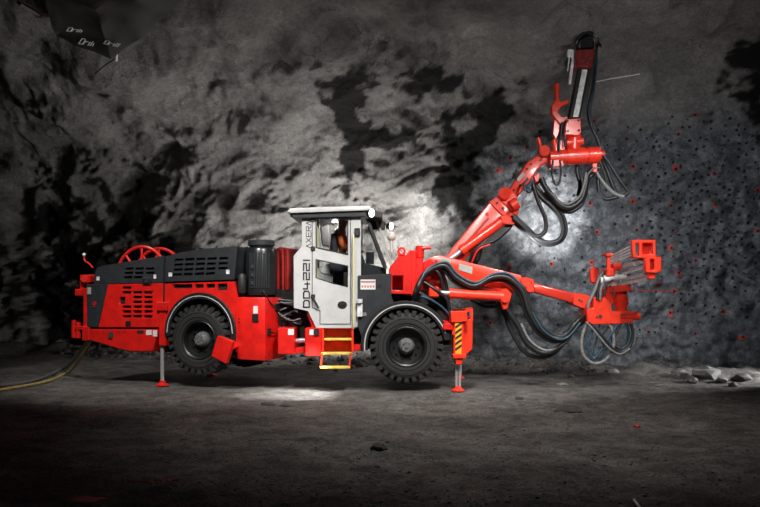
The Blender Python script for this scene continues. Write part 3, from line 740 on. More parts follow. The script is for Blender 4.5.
# door seam, handles, rail
seam = [(312.2, 217, 312.2, 307.5), (312.2, 307.5, 320, 311), (320, 311, 320, 324), (320, 324, 350.2, 324), (350.4, 217, 350.4, 324)]
mb = MB()
for x0, y0, x1, y1 in seam:
    mb.bar(P(x0, y0, V0-.002), P(x1, y1, V0-.002), 0.012, 0.008)
mb.build('door_seam', STEELD, cab)
for y in (219.5, 248.5, 296.5): MB().rect(FF, 310.8, y-2.2, 315, y+2.2, V0-0.025, V0, 0.006).build('hinge', STEELD, cab)
MB().bar(P(312, 296.5, 0.0), P(318.5, 308, 0.0), 0.035, 0.03, 0.006).build('door_lever', STEELD, cab)
c = P(342.3, 304.8, V0)
mb = MB(); t_ = bmesh.new(); bmesh.ops.create_cone(t_, cap_ends=True, segments=28, radius1=0.085, radius2=0.075, depth=0.03)
t_.transform(Matrix.Translation(c) @ Matrix.Diagonal((1, 1, 0.78, 1)) @ Matrix.Rotation(PI/2, 4, 'X')); mb.add(t_); mb.box(c+Vector((0, -.02, 0)), (0.08, 0.015, 0.03), None, 0.004)
mb.build('door_handle', BLACK, cab, label='black oval door handle')
MB().tube([P(353.4, 236, V0), P(353.4, 239, V0-.06), P(353.4, 280, V0-.06), P(353.4, 324, V0-.06), P(353.4, 327, V0)], 0.020, 8).build('handrail', PALEY, cab, label='pale yellow handrail')
MB().rect(FF, 354.4, 228, 360, 236, V0-0.05, V0, 0.01).build('door_latch', STEELD, cab)
# interior: dashboard, seat, painted reflection
MB().px(FF, [(361, 262), (386, 268), (388, 290), (361, 290)], 0.2, 1.2, 0.02).rect(FF, 366, 252, 374, 264, 0.75, 0.8, 0.005).build('dashboard', SEATM, cab)
MB().px(FF, [(318, 292), (345, 292), (345, 326), (320, 326)], 0.35, 1.05, 0.03).px(FF, [(330.5, 234), (335.5, 232), (338.5, 262), (333, 266)], 0.45, 0.98, 0.03, seg=2).px(FF, [(328, 263), (350, 262), (351, 270), (330, 274)], 0.45, 0.98, 0.03, seg=2).rect(FF, 333, 272, 343, 293, 0.6, 0.85).build('operator_seat', SEATM, cab)
MB().rect(FF, 317.2, 217, 319.2, 278, 0.2, 0.24).build('window_post', PALEY, cab)
MB().rect(FF, 329.5, 219, 331.6, 254, 1.25, 1.3).build('window_post', WHITE, cab)
MB().px(FF, [(320, 226), (329, 224), (330, 247), (322, 246)], 1.1, 1.15, 0.02).build('interior_panel', WHITE, cab)
MB().px(FF, [(320, 268), (326, 263), (336, 265), (340, 279), (320, 273)], 0.95, 1.0, 0.02).build('console', WHITE, cab)  # white panel painting the pale reflection in the lower window
# lettering reading upwards
GL = {'D': [[(0, 0), (0, 1), (.75, 1), (1, .8), (1, .2), (.75, 0), (0, 0)]], '4': [[(0, 1), (0, .35), (1, .35)], [(.72, .75), (.72, 0)]], '2': [[(0, 1), (1, 1), (1, .52), (0, .48), (0, 0), (1, 0)]], 'i': [[(.5, 0), (.5, 1)]],
      'A': [[(0, 0), (.5, 1), (1, 0)]], 'X': [[(0, 0), (1, 1)], [(0, 1), (1, 0)]], 'E': [[(1, 0), (0, 0), (0, 1), (1, 1)], [(0, .5), (.9, .5)]], 'R': [[(0, 0), (0, 1), (1, 1), (1, .5), (0, .5)], [(.45, .5), (1, 0)]],
      'r': [[(0, 0), (0, .62)], [(0, .45), (.4, .62), (.8, .6)]], 'l': [[(.3, 0), (.3, 1)]], 'ı': [[(.3, 0), (.3, .62)]]}
def lettering(mb, text, o, du, dv, th, gap, nrm, widths={}):
    """o: start, du: one cell along the line, dv: letter height vector"""
    pos = 0.0
    for ch in text:
        w = widths.get(ch, 1.0)
        for st_ in GL[ch]:
            for a_, b_ in zip(st_, st_[1:]):
                A = o + du*(pos + a_[0]*w) + dv*a_[1]; B = o + du*(pos + b_[0]*w) + dv*b_[1]
                e = (B-A).normalized()*th*0.5
                mb.bar(A-e, B+e, th, 0.004, up=nrm)
        pos += w + gap
mb = MB()
lettering(mb, 'DD422i', P(309.3, 307.2, V0-.003), Vector((0, 0, 0.113)), Vector((-0.095, 0, 0)), 0.023, 0.36, Vector((0, 1, 0)), {'i': 0.3})
mb.build('model_lettering', TEXTB, cab, label='black upright model lettering')
mb = MB()
lettering(mb, 'AXERA', P(311.0, 248.0, V0-.003), Vector((0, 0, 0.070)), Vector((-0.080, 0, 0)), 0.013, 0.36, Vector((0, 1, 0)))
mb.build('name_lettering', TEXTB, cab, label='thin grey name lettering')
# ---------------------------------------------------------------- lamps on the cab
def work_lamp(pos, d, r=0.07):
    d = Vector(d).normalized(); pos = Vector(pos)
    o = MB().lathe(pos, d, [(0, -0.09), (r*0.6, -0.09), (r*1.08, -0.02), (r*1.08, 0.015), (r*0.95, 0.0), (0, 0)], 20).build('work_lamp', BLACK, rig)
    MB().lathe(pos, d, [(0, 0.004), (r*0.93, 0.004), (r*0.7, 0.02), (0, 0.026)], 20).build('lens', LAMP, o, label='glowing white lens')
    return o
work_lamp(P(371.5, 213, -0.05), (0.75, -0.65, -0.1), 0.07)
work_lamp(P(391, 226, 0.9), (0.8, -0.6, -0.1), 0.065)
mb = MB().rect(FF, 369, 221.5, 385, 229.5, 0.8, 1.0, 0.015).bar(P(380, 222, .9), P(391, 226, .9), 0.03, 0.03).build('lamp_bracket', BLACK, rig)
MB().sphere(P(391.5, 236.5, 0.9), 0.085, (1, 1, 1)).cyl(P(391.5, 239, .9), P(391.5, 252, .9), 0.03).build('beacon', mat('beacon_white', (0.65, 0.6, 0.55), 0.4), rig, label='pale round beacon')
# ---------------------------------------------------------------- front body
(uA, zA), = FF.L([(406, 346)], 0.0)
bx = FF.L([(357.5, 275.5), (391.5, 273.5), (391.5, 297)], 0.02)
ar = arc(uA, zA, 0.735, 105, 172, 14)
bx = bx + [q for q in ar] + FF.L([(357.8, 326)], 0.02)
bb = MB().poly(FF, bx, 0.02, 0.6, 0.012).build('locker', CHAR, rig, label='charcoal locker with warning sign')
MB().rect(FF, 360.5, 279.5, 375.5, 289.5, 0.012, 0.02).build('warning_sign', LABELW, bb, label='white warning sign')
mb = MB()
mb.rect(FF, 361, 281, 375, 282.6, 0.008, 0.012)
for k in range(5): mb.rect(FF, 361.5+2.8*k, 285.5, 363.2+2.8*k, 287.5, 0.008, 0.012)
mb.build('sign_print', mat('sign_red', (0.5, 0.15, 0.12), 0.5), bb)
MB().rect(FF, 376.5, 284.4, 381.6, 288, 0.012, 0.02).build('data_plate', BLACK, bb)
MB().rect(FF, 357, 301, 362.5, 317, -0.04, 0.02, 0.012).cyl(P(359.5, 303, -.04), P(359.5, 299, -.04), 0.05).build('grab_handle', STEEL, bb)
MB().rect(FF, 363, 312.5, 366.4, 316, 0.012, 0.02).build('sticker', HOSEG, bb)
fo = arc(uA, zA, 0.755, 8, 186, 36); fi = arc(uA, zA, 0.64, 186, 8, 36)
fd = MB().poly(FF, fo+fi, -0.03, 0.42, 0.008).build('fender', BLACK, rig, label='black front wheel arch')
MB().poly(FF, arc(uA, zA, 0.700, 18, 186, 36)+arc(uA, zA, 0.682, 186, 18, 36), -0.045, -0.025).build('edge_trim', TRIM, fd)
MB().poly(FF, arc(uA, zA, 0.70, 5, 187, 30), 0.42, 0.46).build('inner_liner', DARK, fd)
MB().cyl(P(406.5, 346.5, .2), P(406.5, 346.5, 1.7), 0.11).build('axle', STEELD, rig)
# red boom console
con = MB().px(FF, [(389.2, 294), (389.2, 268), (398, 256.8), (406.5, 255), (409.5, 249.8), (411.5, 250), (411.8, 294.6)], 0.12, 0.62, 0.012, [[(392.4, 275.6), (403, 275.6), (403, 290.4), (392.4, 290.4)]])
con.px(FF, [(405, 256), (412, 250), (416.5, 251), (416.5, 296), (405, 296)], 0.3, 1.7, 0.015).px(FF, [(391, 266), (404, 258), (404, 294), (391, 294)], 0.55, 0.62)
con.build('boom_console', RED, rig, label='red steel boom console')
mb = MB(); t_ = P(401.5, 251.5, 0.4)
mb.lathe(t_, (0, 1, 0), [(0.035, -0.03), (0.075, -0.03), (0.075, 0.03), (0.035, 0.03)], 24, closed=True).box(t_+Vector((0, 0, -.09)), (0.13, 0.06, 0.08), None, 0.01)
mb.build('lifting_eye', RED, rig)
mb = MB().cyl(P(419.7, 246, 0.55), P(419.7, 258, 0.55), 0.075, bevel=.01).cyl(P(419.7, 257, .55), P(419.7, 300, .55), 0.06).rect(FF, 415.6, 258, 423.4, 283, 0.42, 0.7, 0.015)
mb.cyl(P(422, 248.5, .5), P(431, 247.5, .5), 0.03).px(FF, [(422, 262), (441, 257), (446, 300), (440, 309), (418, 309)], 0.75, 1.7, 0.02)
mb.px(FF, [(423, 262), (432, 259), (436, 268), (430, 280), (423, 280)], 0.4, 0.8, 0.02).cyl(P(431, 268, 0.35), P(431, 268, 0.85), 0.11)
mb.build('boom_swivel', RED, rig)
# ---------------------------------------------------------------- lower (near) boom
YB = 0.5
b1 = MB().px(FF, [(424, 262), (432, 256.5), (440, 255.3), (480, 265), (521, 275.2), (525, 283), (523, 292.5), (505, 290.5), (485, 286.4), (462, 278), (442, 270), (428, 272)], YB, YB+0.30, 0.018, seg=2)
b1.px(FF, [(484, 281), (520, 283), (523, 292.5), (505, 292), (488, 288)], YB-0.04, YB+0.34, 0.012)
b1 = b1.build('boom', RED2, rig, label='red lower boom reaching towards the face')
for q in ([(459, 263.6), (472.6, 267), (472, 274.2), (458.5, 270)], [(441, 257.4), (450.4, 259.6), (450, 266.4), (441, 263.6)]):
    MB().px(FF, q, YB-0.012, YB, 0.003).build('cover_plate', GREYP, b1, label='pale grey cover plate')
mb = MB().cyl(P(449.5, 293.4, 0.33), P(502, 296.6, 0.33), 0.082, n=28, bevel=.01).cyl(P(449, 293.4, .33), P(453, 293.6, .33), 0.092, n=28).cyl(P(498, 296.3, .33), P(503, 296.7, .33), .092, n=28)
mb.build('lift_cylinder', RED2, b1)
MB().cyl(P(434, 292.4, 0.33), P(450, 293.4, 0.33), 0.04).build('cylinder_rod', CHROME, b1, label='chrome piston rod')
MB().rect(FF, 429, 286.6, 439, 297.4, 0.24, 0.42, 0.02).build('rod_clevis', RED2, b1)
mb = MB().px(FF, [(500, 292), (506, 288), (512, 294), (508, 309), (503, 310), (501, 302)], 0.26, 0.4, 0.015)
mb.px(FF, [(500, 292), (506, 288), (512, 294), (508, 309), (503, 310), (501, 302)], 0.55, 0.7, 0.015).cyl(P(505, 299, .2), P(505, 299, .8), 0.06)
mb.build('cylinder_bracket', RED2, b1)
mb = MB().px(FF, [(520.5, 278.5), (526, 277), (534, 279.5), (534.8, 292.4), (527, 293.6), (521.5, 291)], YB-0.06, YB+0.36, 0.015)
mb.cyl(P(526, 283.6, YB-0.1), P(526, 283.6, YB+.4), 0.06).cyl(P(529.5, 289, YB-0.1), P(529.5, 289, YB+.4), 0.05)
mb.build('boom_collar', RED2, b1)
tube_m = mat('polished_red_tube', (0.80, 0.05, 0.03), 0.2, metal=0.35, coat=0.8)
MB().px(FF, [(533, 282.6), (577, 294), (577, 304.6), (533, 292)], YB+0.02, YB+0.26, 0.03, seg=3).build('boom_tube', tube_m, b1, label='shiny telescopic boom tube')
mb = MB().px(FF, [(573, 293), (580, 293.4), (594, 297), (594, 311), (580, 307.6), (573, 304.4)], YB-0.02, YB+0.30, 0.012)
for x, y in ((579.4, 299.6), (582, 301)): mb.cyl(P(x, y, YB-.03), P(x, y, YB), 0.025)
mb.build('boom_end', RED2, b1)
for x, y in ((579.4, 299.6), (582, 301)): MB().cyl(P(x, y, YB-.045), P(x, y, YB-.02), 0.017, n=10).build('bolt', BLACK, b1)
MB().px(FF, [(446, 271), (462, 279.5), (484, 287.6), (504, 291.6), (504, 293.4), (483, 289.6), (461, 281.6), (445, 273)], YB-0.05, YB+0.35, 0.004).build('stiffener', mat('shaded_boom_red', (0.38, 0.012, 0.008), 0.45, var=0.3), b1, label='stiffening rib under the boom, shade painted into its red')  # darker copy of the boom red, shade put into the colour
for x, y in ((430, 262), (436, 261), (430, 268.5), (492, 276), (500, 281), (512, 286)): MB().cyl(P(x, y, YB-.015), P(x, y, YB+.02), 0.018, n=8).build('bolt', STEELD, b1)
for x, y in ((523.6, 281.6), (531.4, 282.6), (524.6, 289.6)): MB().cyl(P(x, y, YB-.085), P(x, y, YB-.05), 0.014, n=8).build('bolt', STEELD, b1)
# boom head on the near boom
hd = MB().px(FF, [(587, 309.6), (593.5, 308), (593.6, 297), (606, 297.2), (611.6, 304), (612, 311.4), (621, 311.6), (621, 324), (593.5, 324.4), (587, 324)], YB-0.2, YB+0.42, 0.012)
hd.px(FF, [(619, 311.4), (633.6, 310.6), (633.6, 314), (619, 314.6)], YB-0.15, YB+.36, .008).px(FF, [(619, 319.4), (633.6, 319), (633.6, 322.6), (619, 323.6)], YB-0.15, YB+.36, .008)
hd.cyl(P(620, 317, YB-.08), P(634, 316.5, YB-.08), 0.035).cyl(P(632.5, 316.2, YB), P(639.5, 315.8, YB), 0.075, n=24, bevel=.012)
hd = hd.build('boom_head', RED2, rig, label='red boom head with clevis')
for x, y in ((597, 317), (600.4, 316.4)): MB().cyl(P(x, y, YB-.215), P(x, y, YB-.19), 0.03 if x > 599 else 0.018, n=12).build('bolt', BLACK, hd)
mb = MB().cyl(P(621, 311, .55), P(621, 286, .45), 0.10, n=28, bevel=.012).cyl(P(621, 305, .55), P(621, 298, .5), 0.125, n=28, bevel=.012)
mb.px(FF, [(614.6, 285.6), (631.6, 284.6), (632, 291), (615, 292.4)], 0.2, 0.75, .012).px(FF, [(605, 288), (613, 285), (614, 303), (606, 302)], 0.5, 0.75, .012)
mb.cyl(P(608, 288, .6), P(612, 302, .6), .06)
mb.build('rotator', RED2, hd)
# feed beam, nearly end on
fa, fb = P(640, 261, -0.75), P(606, 266, 1.0)
fdir = (fb-fa).normalized()
feed = MB()
feed.px(FF, [(606.8, 253), (611.4, 254), (612, 276), (607.4, 276)], 0.25, 0.32, .006).rect(FF, 606.6, 253, 613.5, 256, 0.2, 0.5, .006).rect(FF, 607, 268, 615, 276, .15, .5, .01)
feed.px(FF, [(613, 264), (622, 262.6), (622, 270), (613, 272)], 0.2, 0.5, .01)
feed = feed.build('feed', RED2, rig, label='red feed head seen almost end on')
fr_ = MB()
Y0 = -0.62
fr_.px(FF, [(632, 240.4), (638, 239.6), (655.6, 239.8), (656.4, 257.4), (650, 258.6), (633, 257.8)], Y0, Y0+0.10, 0.012, [[(635.6, 243), (639.4, 243), (639.6, 256), (635.8, 256)], [(642.2, 243), (653, 243), (653.2, 254), (642.4, 254.6)]])
fr_.px(FF, [(640, 240.4), (655.6, 240), (656.2, 257), (640, 257.6)], Y0+0.28, Y0+0.34, .01).px(FF, [(632.4, 240.4), (655.6, 239.8), (655.6, 242.4), (632.4, 243)], Y0+.1, Y0+.3).px(FF, [(632.6, 255), (656, 254.6), (656, 257.4), (632.6, 257.8)], Y0+.1, Y0+.3)
fr_.px(FF, [(645, 256.4), (661, 257), (661.4, 271), (656.6, 273.4), (645.6, 272.6)], Y0-0.06, Y0+0.06, .012, [[(650.4, 259), (654.6, 259), (654.6, 270), (650.4, 270)]]).px(FF, [(645, 256.4), (661, 257), (661.4, 271), (645.6, 272.6)], Y0+0.16, Y0+0.24, .01)
fr_.px(FF, [(656, 257), (661, 257), (661.4, 271), (657, 273)], Y0+.05, Y0+.2).rect(FF, 648.6, 272, 655.4, 279, Y0, Y0+.16, .01)
fr_.build('end_frame', RED2, feed, label='red open end frame')
for k in range(4):
    MB().cyl(P(609.5, 256.6+k*2.6, 0.3), P(633.5, 245+k*3.0, Y0+.1), 0.015, n=8).build('guide_rod', STEEL, feed, label='thin steel guide rod')
mb = MB().bar(P(620, 284, .45), P(650, 277.6, Y0+.1), 0.045, 0.10).bar(P(622, 279.6, .4), P(648, 273, Y0+.1), 0.03, 0.08).bar(P(616, 276, .4), P(646, 266, Y0+.15), 0.04, 0.05)
mb.build('feed_rail', STEEL, feed, label='steel feed rail')
mb = MB().cyl(P(626, 266, 0.0), P(635.6, 262.6, -.3), 0.055, bevel=.008).cyl(P(637, 262, -.3), P(641, 260.6, -.4), .05)
mb.build('feed_cylinder', WHITE, feed, label='white cylinder in the feed')
mb = MB().rect(FF, 603.6, 274, 616, 283.6, 0.3, 0.7, .02).cyl(P(604, 279, .25), P(626, 275.6, .2), 0.06).cyl(P(612, 270, .3), P(614, 286, .4), .05)
for k in range(5): mb.cyl(P(602+k*4.4, 277-k*.5, .28), P(602.5+k*4.4, 283-k*.5, .28), 0.03, n=10)
mb.build('rock_drill', STEEL, feed, label='oily steel rock drill')
MB().px(FF, [(590, 269), (595, 266.6), (599.6, 268.6), (600, 281), (596, 284), (590.6, 282)], 0.75, 0.85, .015).build('reel_plate', RED2, feed)
MB().bar(P(632, 290.5, .6), P(672, 291, 2.2), 0.013, 0.013).build('drill_steel', RED, feed)
# ---------------------------------------------------------------- upper (far) boom
YU = 1.5
b2 = MB().px(FF, [(441, 262), (447, 255), (470, 226), (491, 200.6), (497, 196.4), (512, 203), (520, 209), (516.6, 218), (503, 221.4), (480, 243), (462, 264)], YU, YU+0.30, 0.03, seg=2)
b2.px(FF, [(489, 202), (497, 196.6), (505, 211), (508, 218.5), (501, 214)], YU-0.035, YU+.02, .01)
b2 = b2.build('boom', RED2, rig, label='red upper boom raised towards the roof')
mb = MB().cyl(P(461.5, 250.6, YU-.12), P(503, 220.6, YU-.12), 0.088, n=24, bevel=.01).cyl(P(461, 251, YU-.12), P(465, 248, YU-.12), 0.10, n=24).px(FF, [(500, 216), (507, 214), (516.5, 222.6), (514, 225), (503, 224)], YU-.22, YU+.1, .012)
mb.build('lift_cylinder', RED2, b2)
MB().cyl(P(446, 262, YU-.12), P(463, 249.6, YU-.12), 0.045).build('cylinder_rod', CHROME, b2, label='chrome piston rod')
mb = MB().cyl(P(511, 206.5, YU-.05), P(517.5, 202.6, YU-.05), 0.11, n=24, bevel=.01).cyl(P(505, 193.6, YU-.1), P(505, 193.6, YU+.4), 0.115, n=24, bevel=.012)
MB().cyl(P(487, 214, YU-.03), P(487, 214, YU), 0.03, n=12).build('bolt', RED2, b2)
mb.build('boom_knuckle', RED2, b2)
for x, y in ((497, 203), (503, 208), (509, 212), (512.5, 207)): MB().cyl(P(x, y, YU-.06), P(x, y, YU+.02), 0.022, n=8).build('bolt', STEELD, b2)
MB().px(FF, [(462, 246), (488, 217), (489.4, 218.6), (464, 248.4)], YU-.012, YU+.01, .003).build('stiffener', MATS['shaded_boom_red'], b2)  # same shaded copy of the boom red, beside the cylinder
arm = MB().px(FF, [(499.6, 200), (501, 192.5), (507, 189.5), (517, 195.6), (518, 206), (512, 212)], YU-.02, YU+.32, 0.015)
arm.px(FF, [(508.6, 190.6), (519, 175), (527, 162.6), (538, 155), (548, 152.4), (553, 158.6), (540, 166.6), (533, 177), (524.6, 188.6), (517, 198)], YU+0.02, YU+.28, 0.02, seg=2)
arm = arm.build('boom_extension', RED2, rig)
MB().px(FF, [(517, 178), (523, 172), (525, 174.6), (519.6, 181.4), (517.5, 181)], YU+.0, YU+.02, .003).build('cover_plate', GREYP, arm, label='pale grey cover plate')
mb = MB().cyl(P(544.4, 150.6, YU-.1), P(544.4, 150.6, YU+.35), 0.10, n=24, bevel=.012).cyl(P(554, 140, YU), P(556, 158, YU), 0.05).cyl(P(541, 150, YU+.1), P(538, 138, YU+.1), 0.04)
mb.build('elbow_joint', RED2, arm)
for x, y in ((527, 169), (531, 164), (541, 160), (546, 157), (514, 190), (520, 186)): MB().cyl(P(x, y, YU), P(x, y, YU+.05), 0.020, n=8).build('bolt', STEELD, arm)
MB().px(FF, [(534, 176), (539, 172), (541, 182), (536, 186)], YU-.05, YU+.1, .01).build('hose_clamp', RED2, arm)
rot = MB()
xs = [(548, 6.2), (559, 6.2), (559.2, 7.2), (566, 7.2), (566.2, 8.4), (572, 8.6), (584.6, 8.6), (585, 7.4), (587, 7.4), (587.2, 8.4), (599, 8.2), (599.2, 4.6), (604, 4.2)]
c0 = P(548, 157.5, YU-.02)
prof = [((0.0), 0.0)]+[(r*(DC+YU)/F, (P(x, 156, YU)-P(548, 157.5, YU)).length) for x, r in xs]+[(0.0, (P(604, 156, YU)-P(548, 157.5, YU)).length)]
rot.lathe(c0, P(604, 154.6, YU)-P(548, 157.5, YU), prof, 32)
rot.px(FF, [(550, 160), (563, 159), (564, 166), (551, 167)], YU-.12, YU+.2, .01)
rot = rot.build('rotator', RED2, rig, label='red horizontal rotator barrel')
mb = MB().cyl(P(573, 150, YU), P(573.6, 134, YU), 0.13, n=24, bevel=.01).cyl(P(566, 143, YU-.05), P(583, 141, YU-.05), 0.075, n=20, bevel=.01)
mb.px(FF, [(564.6, 134.6), (566.5, 119), (581, 118), (581.4, 133), (578, 135.6)], YU-.2, YU+.2, .015).px(FF, [(554, 156), (557, 140), (564, 140), (565, 152)], YU-.06, YU+.2, .01)
mb.build('feed_cradle', RED2, rot)
for x, y in ((567.6, 121), (578.6, 120.4), (568, 131), (578.8, 130.4)): MB().cyl(P(x, y, YU-.22), P(x, y, YU-.18), 0.022, n=8).build('bolt', STEELD, rot)
# raised feed
fu = MB().px(FF, [(568.4, 120), (575, 88), (579.6, 64), (594.4, 66), (590, 90), (583.6, 120)], YU-.06, YU+.12, .008)
fu = fu.build('feed', STEELD, rig, label='long dark feed beam pointing up to the roof')
MB().px(FF, [(572.8, 117), (582.4, 69), (587.6, 69.6), (578.4, 117)], YU-.10, YU-.06, .006).build('feed_rail', STEEL, fu, label='bright steel rail')
MB().px(FF, [(580, 117), (589, 70), (591, 70.4), (582.4, 117)], YU-.09, YU-.06).px(FF, [(570, 117), (579, 69), (580.6, 69), (571.6, 117)], YU-.09, YU-.06).build('feed_edge', BLACK, fu)
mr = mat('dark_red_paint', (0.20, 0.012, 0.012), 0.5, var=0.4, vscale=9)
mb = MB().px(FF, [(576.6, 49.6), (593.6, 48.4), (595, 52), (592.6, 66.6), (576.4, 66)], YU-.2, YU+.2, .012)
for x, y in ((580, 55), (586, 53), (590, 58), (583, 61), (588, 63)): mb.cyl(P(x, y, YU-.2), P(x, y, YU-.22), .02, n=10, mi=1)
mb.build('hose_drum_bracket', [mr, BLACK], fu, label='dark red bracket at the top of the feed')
mb = MB()
for k in range(5):
    r = 0.205-0.008*k; cc = P(587.5, 49-k*2.9, YU)
    pth = [cc + Vector((r*math.cos(t), 0.13*(k-2)*0.5+0.05*math.sin(2*t), 0.02+r*0.55*math.sin(t))) for t in [PI*(i/10)-.15 for i in range(12)]]
    mb.tube(pth, 0.024, 8)
mb.tube([P(578, 50, YU), P(577, 42, YU-.1), P(583, 34, YU-.12), P(592, 33, YU-.1), P(597.5, 40, YU), P(596, 52, YU), P(594, 66, YU+.05)], 0.028, 8)
mb.tube([P(580, 50, YU-.1), P(580, 44, YU-.15), P(586, 38, YU-.15), P(594, 39, YU-.1), P(595, 50, YU-.05)], 0.028, 8)
mb.rect(FF, 579.5, 39, 594, 50, YU-.1, YU+.12, .03)
mb.build('hose_coil', HOSE, fu, kind='stuff', label='black hose coils looped over the feed top')
mb = MB().bar(P(569.5, 84, YU), P(574, 51, YU), 0.05, 0.06).bar(P(567.5, 71, YU), P(570.5, 50, YU), 0.02, 0.03).rect(FF, 568, 49, 574, 56, YU-.05, YU+.05, .01)
mb.build('hose_guide', STEEL, fu)
mb = MB().px(FF, [(554.6, 84), (558, 82.6), (559.6, 84), (558.6, 97), (561, 101.6), (568, 99), (569, 102.6), (561, 106.6), (557.6, 112), (562, 117), (568, 116), (568, 121), (560, 124), (552.6, 115), (551.4, 106), (556, 99)], YU-.1, YU+.05, .012)
mb.px(FF, [(554, 120), (560, 118), (562, 126), (556, 140), (553, 134)], YU-.05, YU+.08, .012)
mb.build('rod_gripper', RED2, fu, label='red hooked rod gripper')
# ---------------------------------------------------------------- stabiliser jacks at the front
def front_jack(yj, dx, full):
    mb = MB()
    def q(pts): return [(FF.L([p], -0.2)[0]) for p in pts]
    fr2 = Frame((dx, yj+0.2, 0), 0)
    U = lambda pts: FF.L(pts, -0.2)
    mb.poly(fr2, U([(451, 311.6), (467.6, 311), (468, 322), (451.4, 323)]), -0.2, 0.12, .012)
    mb.poly(fr2, U([(463, 320.5), (474.8, 319.5), (474.6, 350), (468, 356), (463, 356)]), 0.0, 0.14, .012).poly(fr2, U([(467, 310.6), (475, 309), (475, 311), (467, 313)]), 0.0, 0.14, .006).poly(fr2, U([(472.8, 310), (475, 309.6), (474.8, 321), (472.6, 321)]), 0.0, 0.14, .006)
    mb.poly(fr2, U([(454, 321), (464.4, 321), (464.4, 357), (454, 357)]), -0.16, 0.1, .01)
    mb.poly(fr2, U([(452.6, 331), (455.4, 331), (455.4, 335), (452.6, 335)]), -0.19, .1).poly(fr2, U([(452.6, 354.4), (466.6, 354.4), (466.6, 359), (453.6, 359)]), -0.2, 0.12, .01)
    mb.poly(fr2, U([(455.4, 358.6), (463.6, 358.6), (463, 365.4), (456, 365.4)]), -0.17, 0.1, .012)
    o = mb.build('jack', RED2, rig, label='red front stabiliser jack')
    hz = MB().poly(fr2, U([(455.8, 321), (462, 321), (462, 354), (455.8, 354)]), -0.172, -0.16)
    for k in range(6):
        y = 322+k*5.6
        a_ = [(455.8, y+4.4), (462, y), (462, y+2.7), (455.8, y+7.1)]
        a_ = [(x, min(max(yy, 321), 354)) for x, yy in a_]
        if abs(a_[0][1]-a_[3][1]) > .5: hz.poly(fr2, U(a_), -0.176, -0.172, mi=1)
    hz.build('hazard_panel', [YELLOWH, TEXTB], o, label='yellow and black hazard stripes')
    ud = U([(457.6, 360), (460.9, 360)])
    m2 = MB()
    for u, z in ud: m2.cyl(fr2.pt(u, -0.05, 0.06), fr2.pt(u, -0.05, z), 0.022, n=14)
    m2.build('jack_rod', CHROME, o, label='chrome jack rods')
    uc = (ud[0][0]+ud[1][0])/2; c = fr2.pt(uc, -0.05, 0)
    MB().lathe(c, (0, 0, 1), [(0, 0), (0.11, 0), (0.11, 0.02), (0.06, 0.05), (0.05, 0.085), (0, 0.085)], 22).build('jack_foot', RED2, o)
front_jack(-0.15, 0.0, True)
front_jack(1.85, 0.22, False)
MB().rect(FF, 443, 323.6, 453, 330, -0.1, 0.08, .012).px(FF, [(436, 318), (450, 322), (450, 332), (436, 336)], 0.1, 1.9, .02).build('jack_crossbeam', RED, rig)

# ---------------------------------------------------------------- hoses
def hose(pts, r, m=HOSE, y=0.5, rib=0.10, jit=0.0):
    q = []
    for i, p in enumerate(pts):
        yy = p[2] if len(p) > 2 else y
        q.append(P(p[0], p[1], yy))
    MB().tube(q, r, 10, 0.022, rib).build('hose', m, rig, smooth=60)
yl = 0.28
main = [(415.5, 300, .3), (418, 287, .15), (426, 273), (444, 265.6), (456.5, 278), (474, 286), (492, 277.6), (508, 278), (522, 291), (529, 311), (540, 329), (555, 338), (566, 334.6), (577, 321.6), (587, 315, .5)]
hose(main, 0.046, HOSE, yl)
hose([(x+1.5, y-3.6, *(z)) for x, y, *z in main[1:9]], 0.020, HOSEB, yl-.03)
hose([(x-2.4, y+3.4, *(z)) for x, y, *z in main], 0.034, HOSE, yl+.06)
hose([(x+2.2, y-2.2, *(z)) for x, y, *z in main[7:]], 0.026, HOSE, yl-.02)
hose([(x+3.2, y+1.2, *(z)) for x, y, *z in main[9:14]], 0.017, HOSEB, yl-.05)
s2 = [(499, 304, .5), (505, 308), (518, 326), (527, 343), (542, 352.6), (557, 348.6), (568, 337), (578, 324), (586, 317.4, .5)]
hose(s2, 0.045, HOSE, .45)
hose([(496, 303, .5), (503, 311), (511.7, 332), (522.5, 350), (535.5, 357), (550.7, 355), (564, 343), (577, 327), (587, 319, .5)], 0.036, HOSE, .55)
hose([(x+3.0, y-2.4, *z) for x, y, *z in s2[2:]], 0.022, HOSEG, .42)
hose([(472, 299, .6), (484, 306.5, .6), (499, 306, .6), (505, 303, .55)], 0.028, HOSE)
hose([(470, 300, .6), (484, 303, .6), (500, 302, .55)], 0.024, HOSE)
hose([(417, 291, .2), (430, 300, .2), (441, 308, .25), (450, 319, .35), (452, 330, .5)], 0.034, HOSE)
hose([(421, 296, .12), (433, 301, .15), (444, 309, .2), (451, 319, .25), (454, 335, .4)], 0.018, HOSEB)
hose([(424, 282, .3), (436, 290, .25), (447, 300, .3), (450, 316, .35)], 0.03, HOSE)
hose([(440, 268, .4), (446, 284, .5), (447, 300, .5), (452, 314, .4)], 0.03, HOSE)
hose([(425, 276, .3), (434, 270, .3), (440, 276, .3), (443, 290, .35), (446, 300, .4)], 0.026, HOSE)
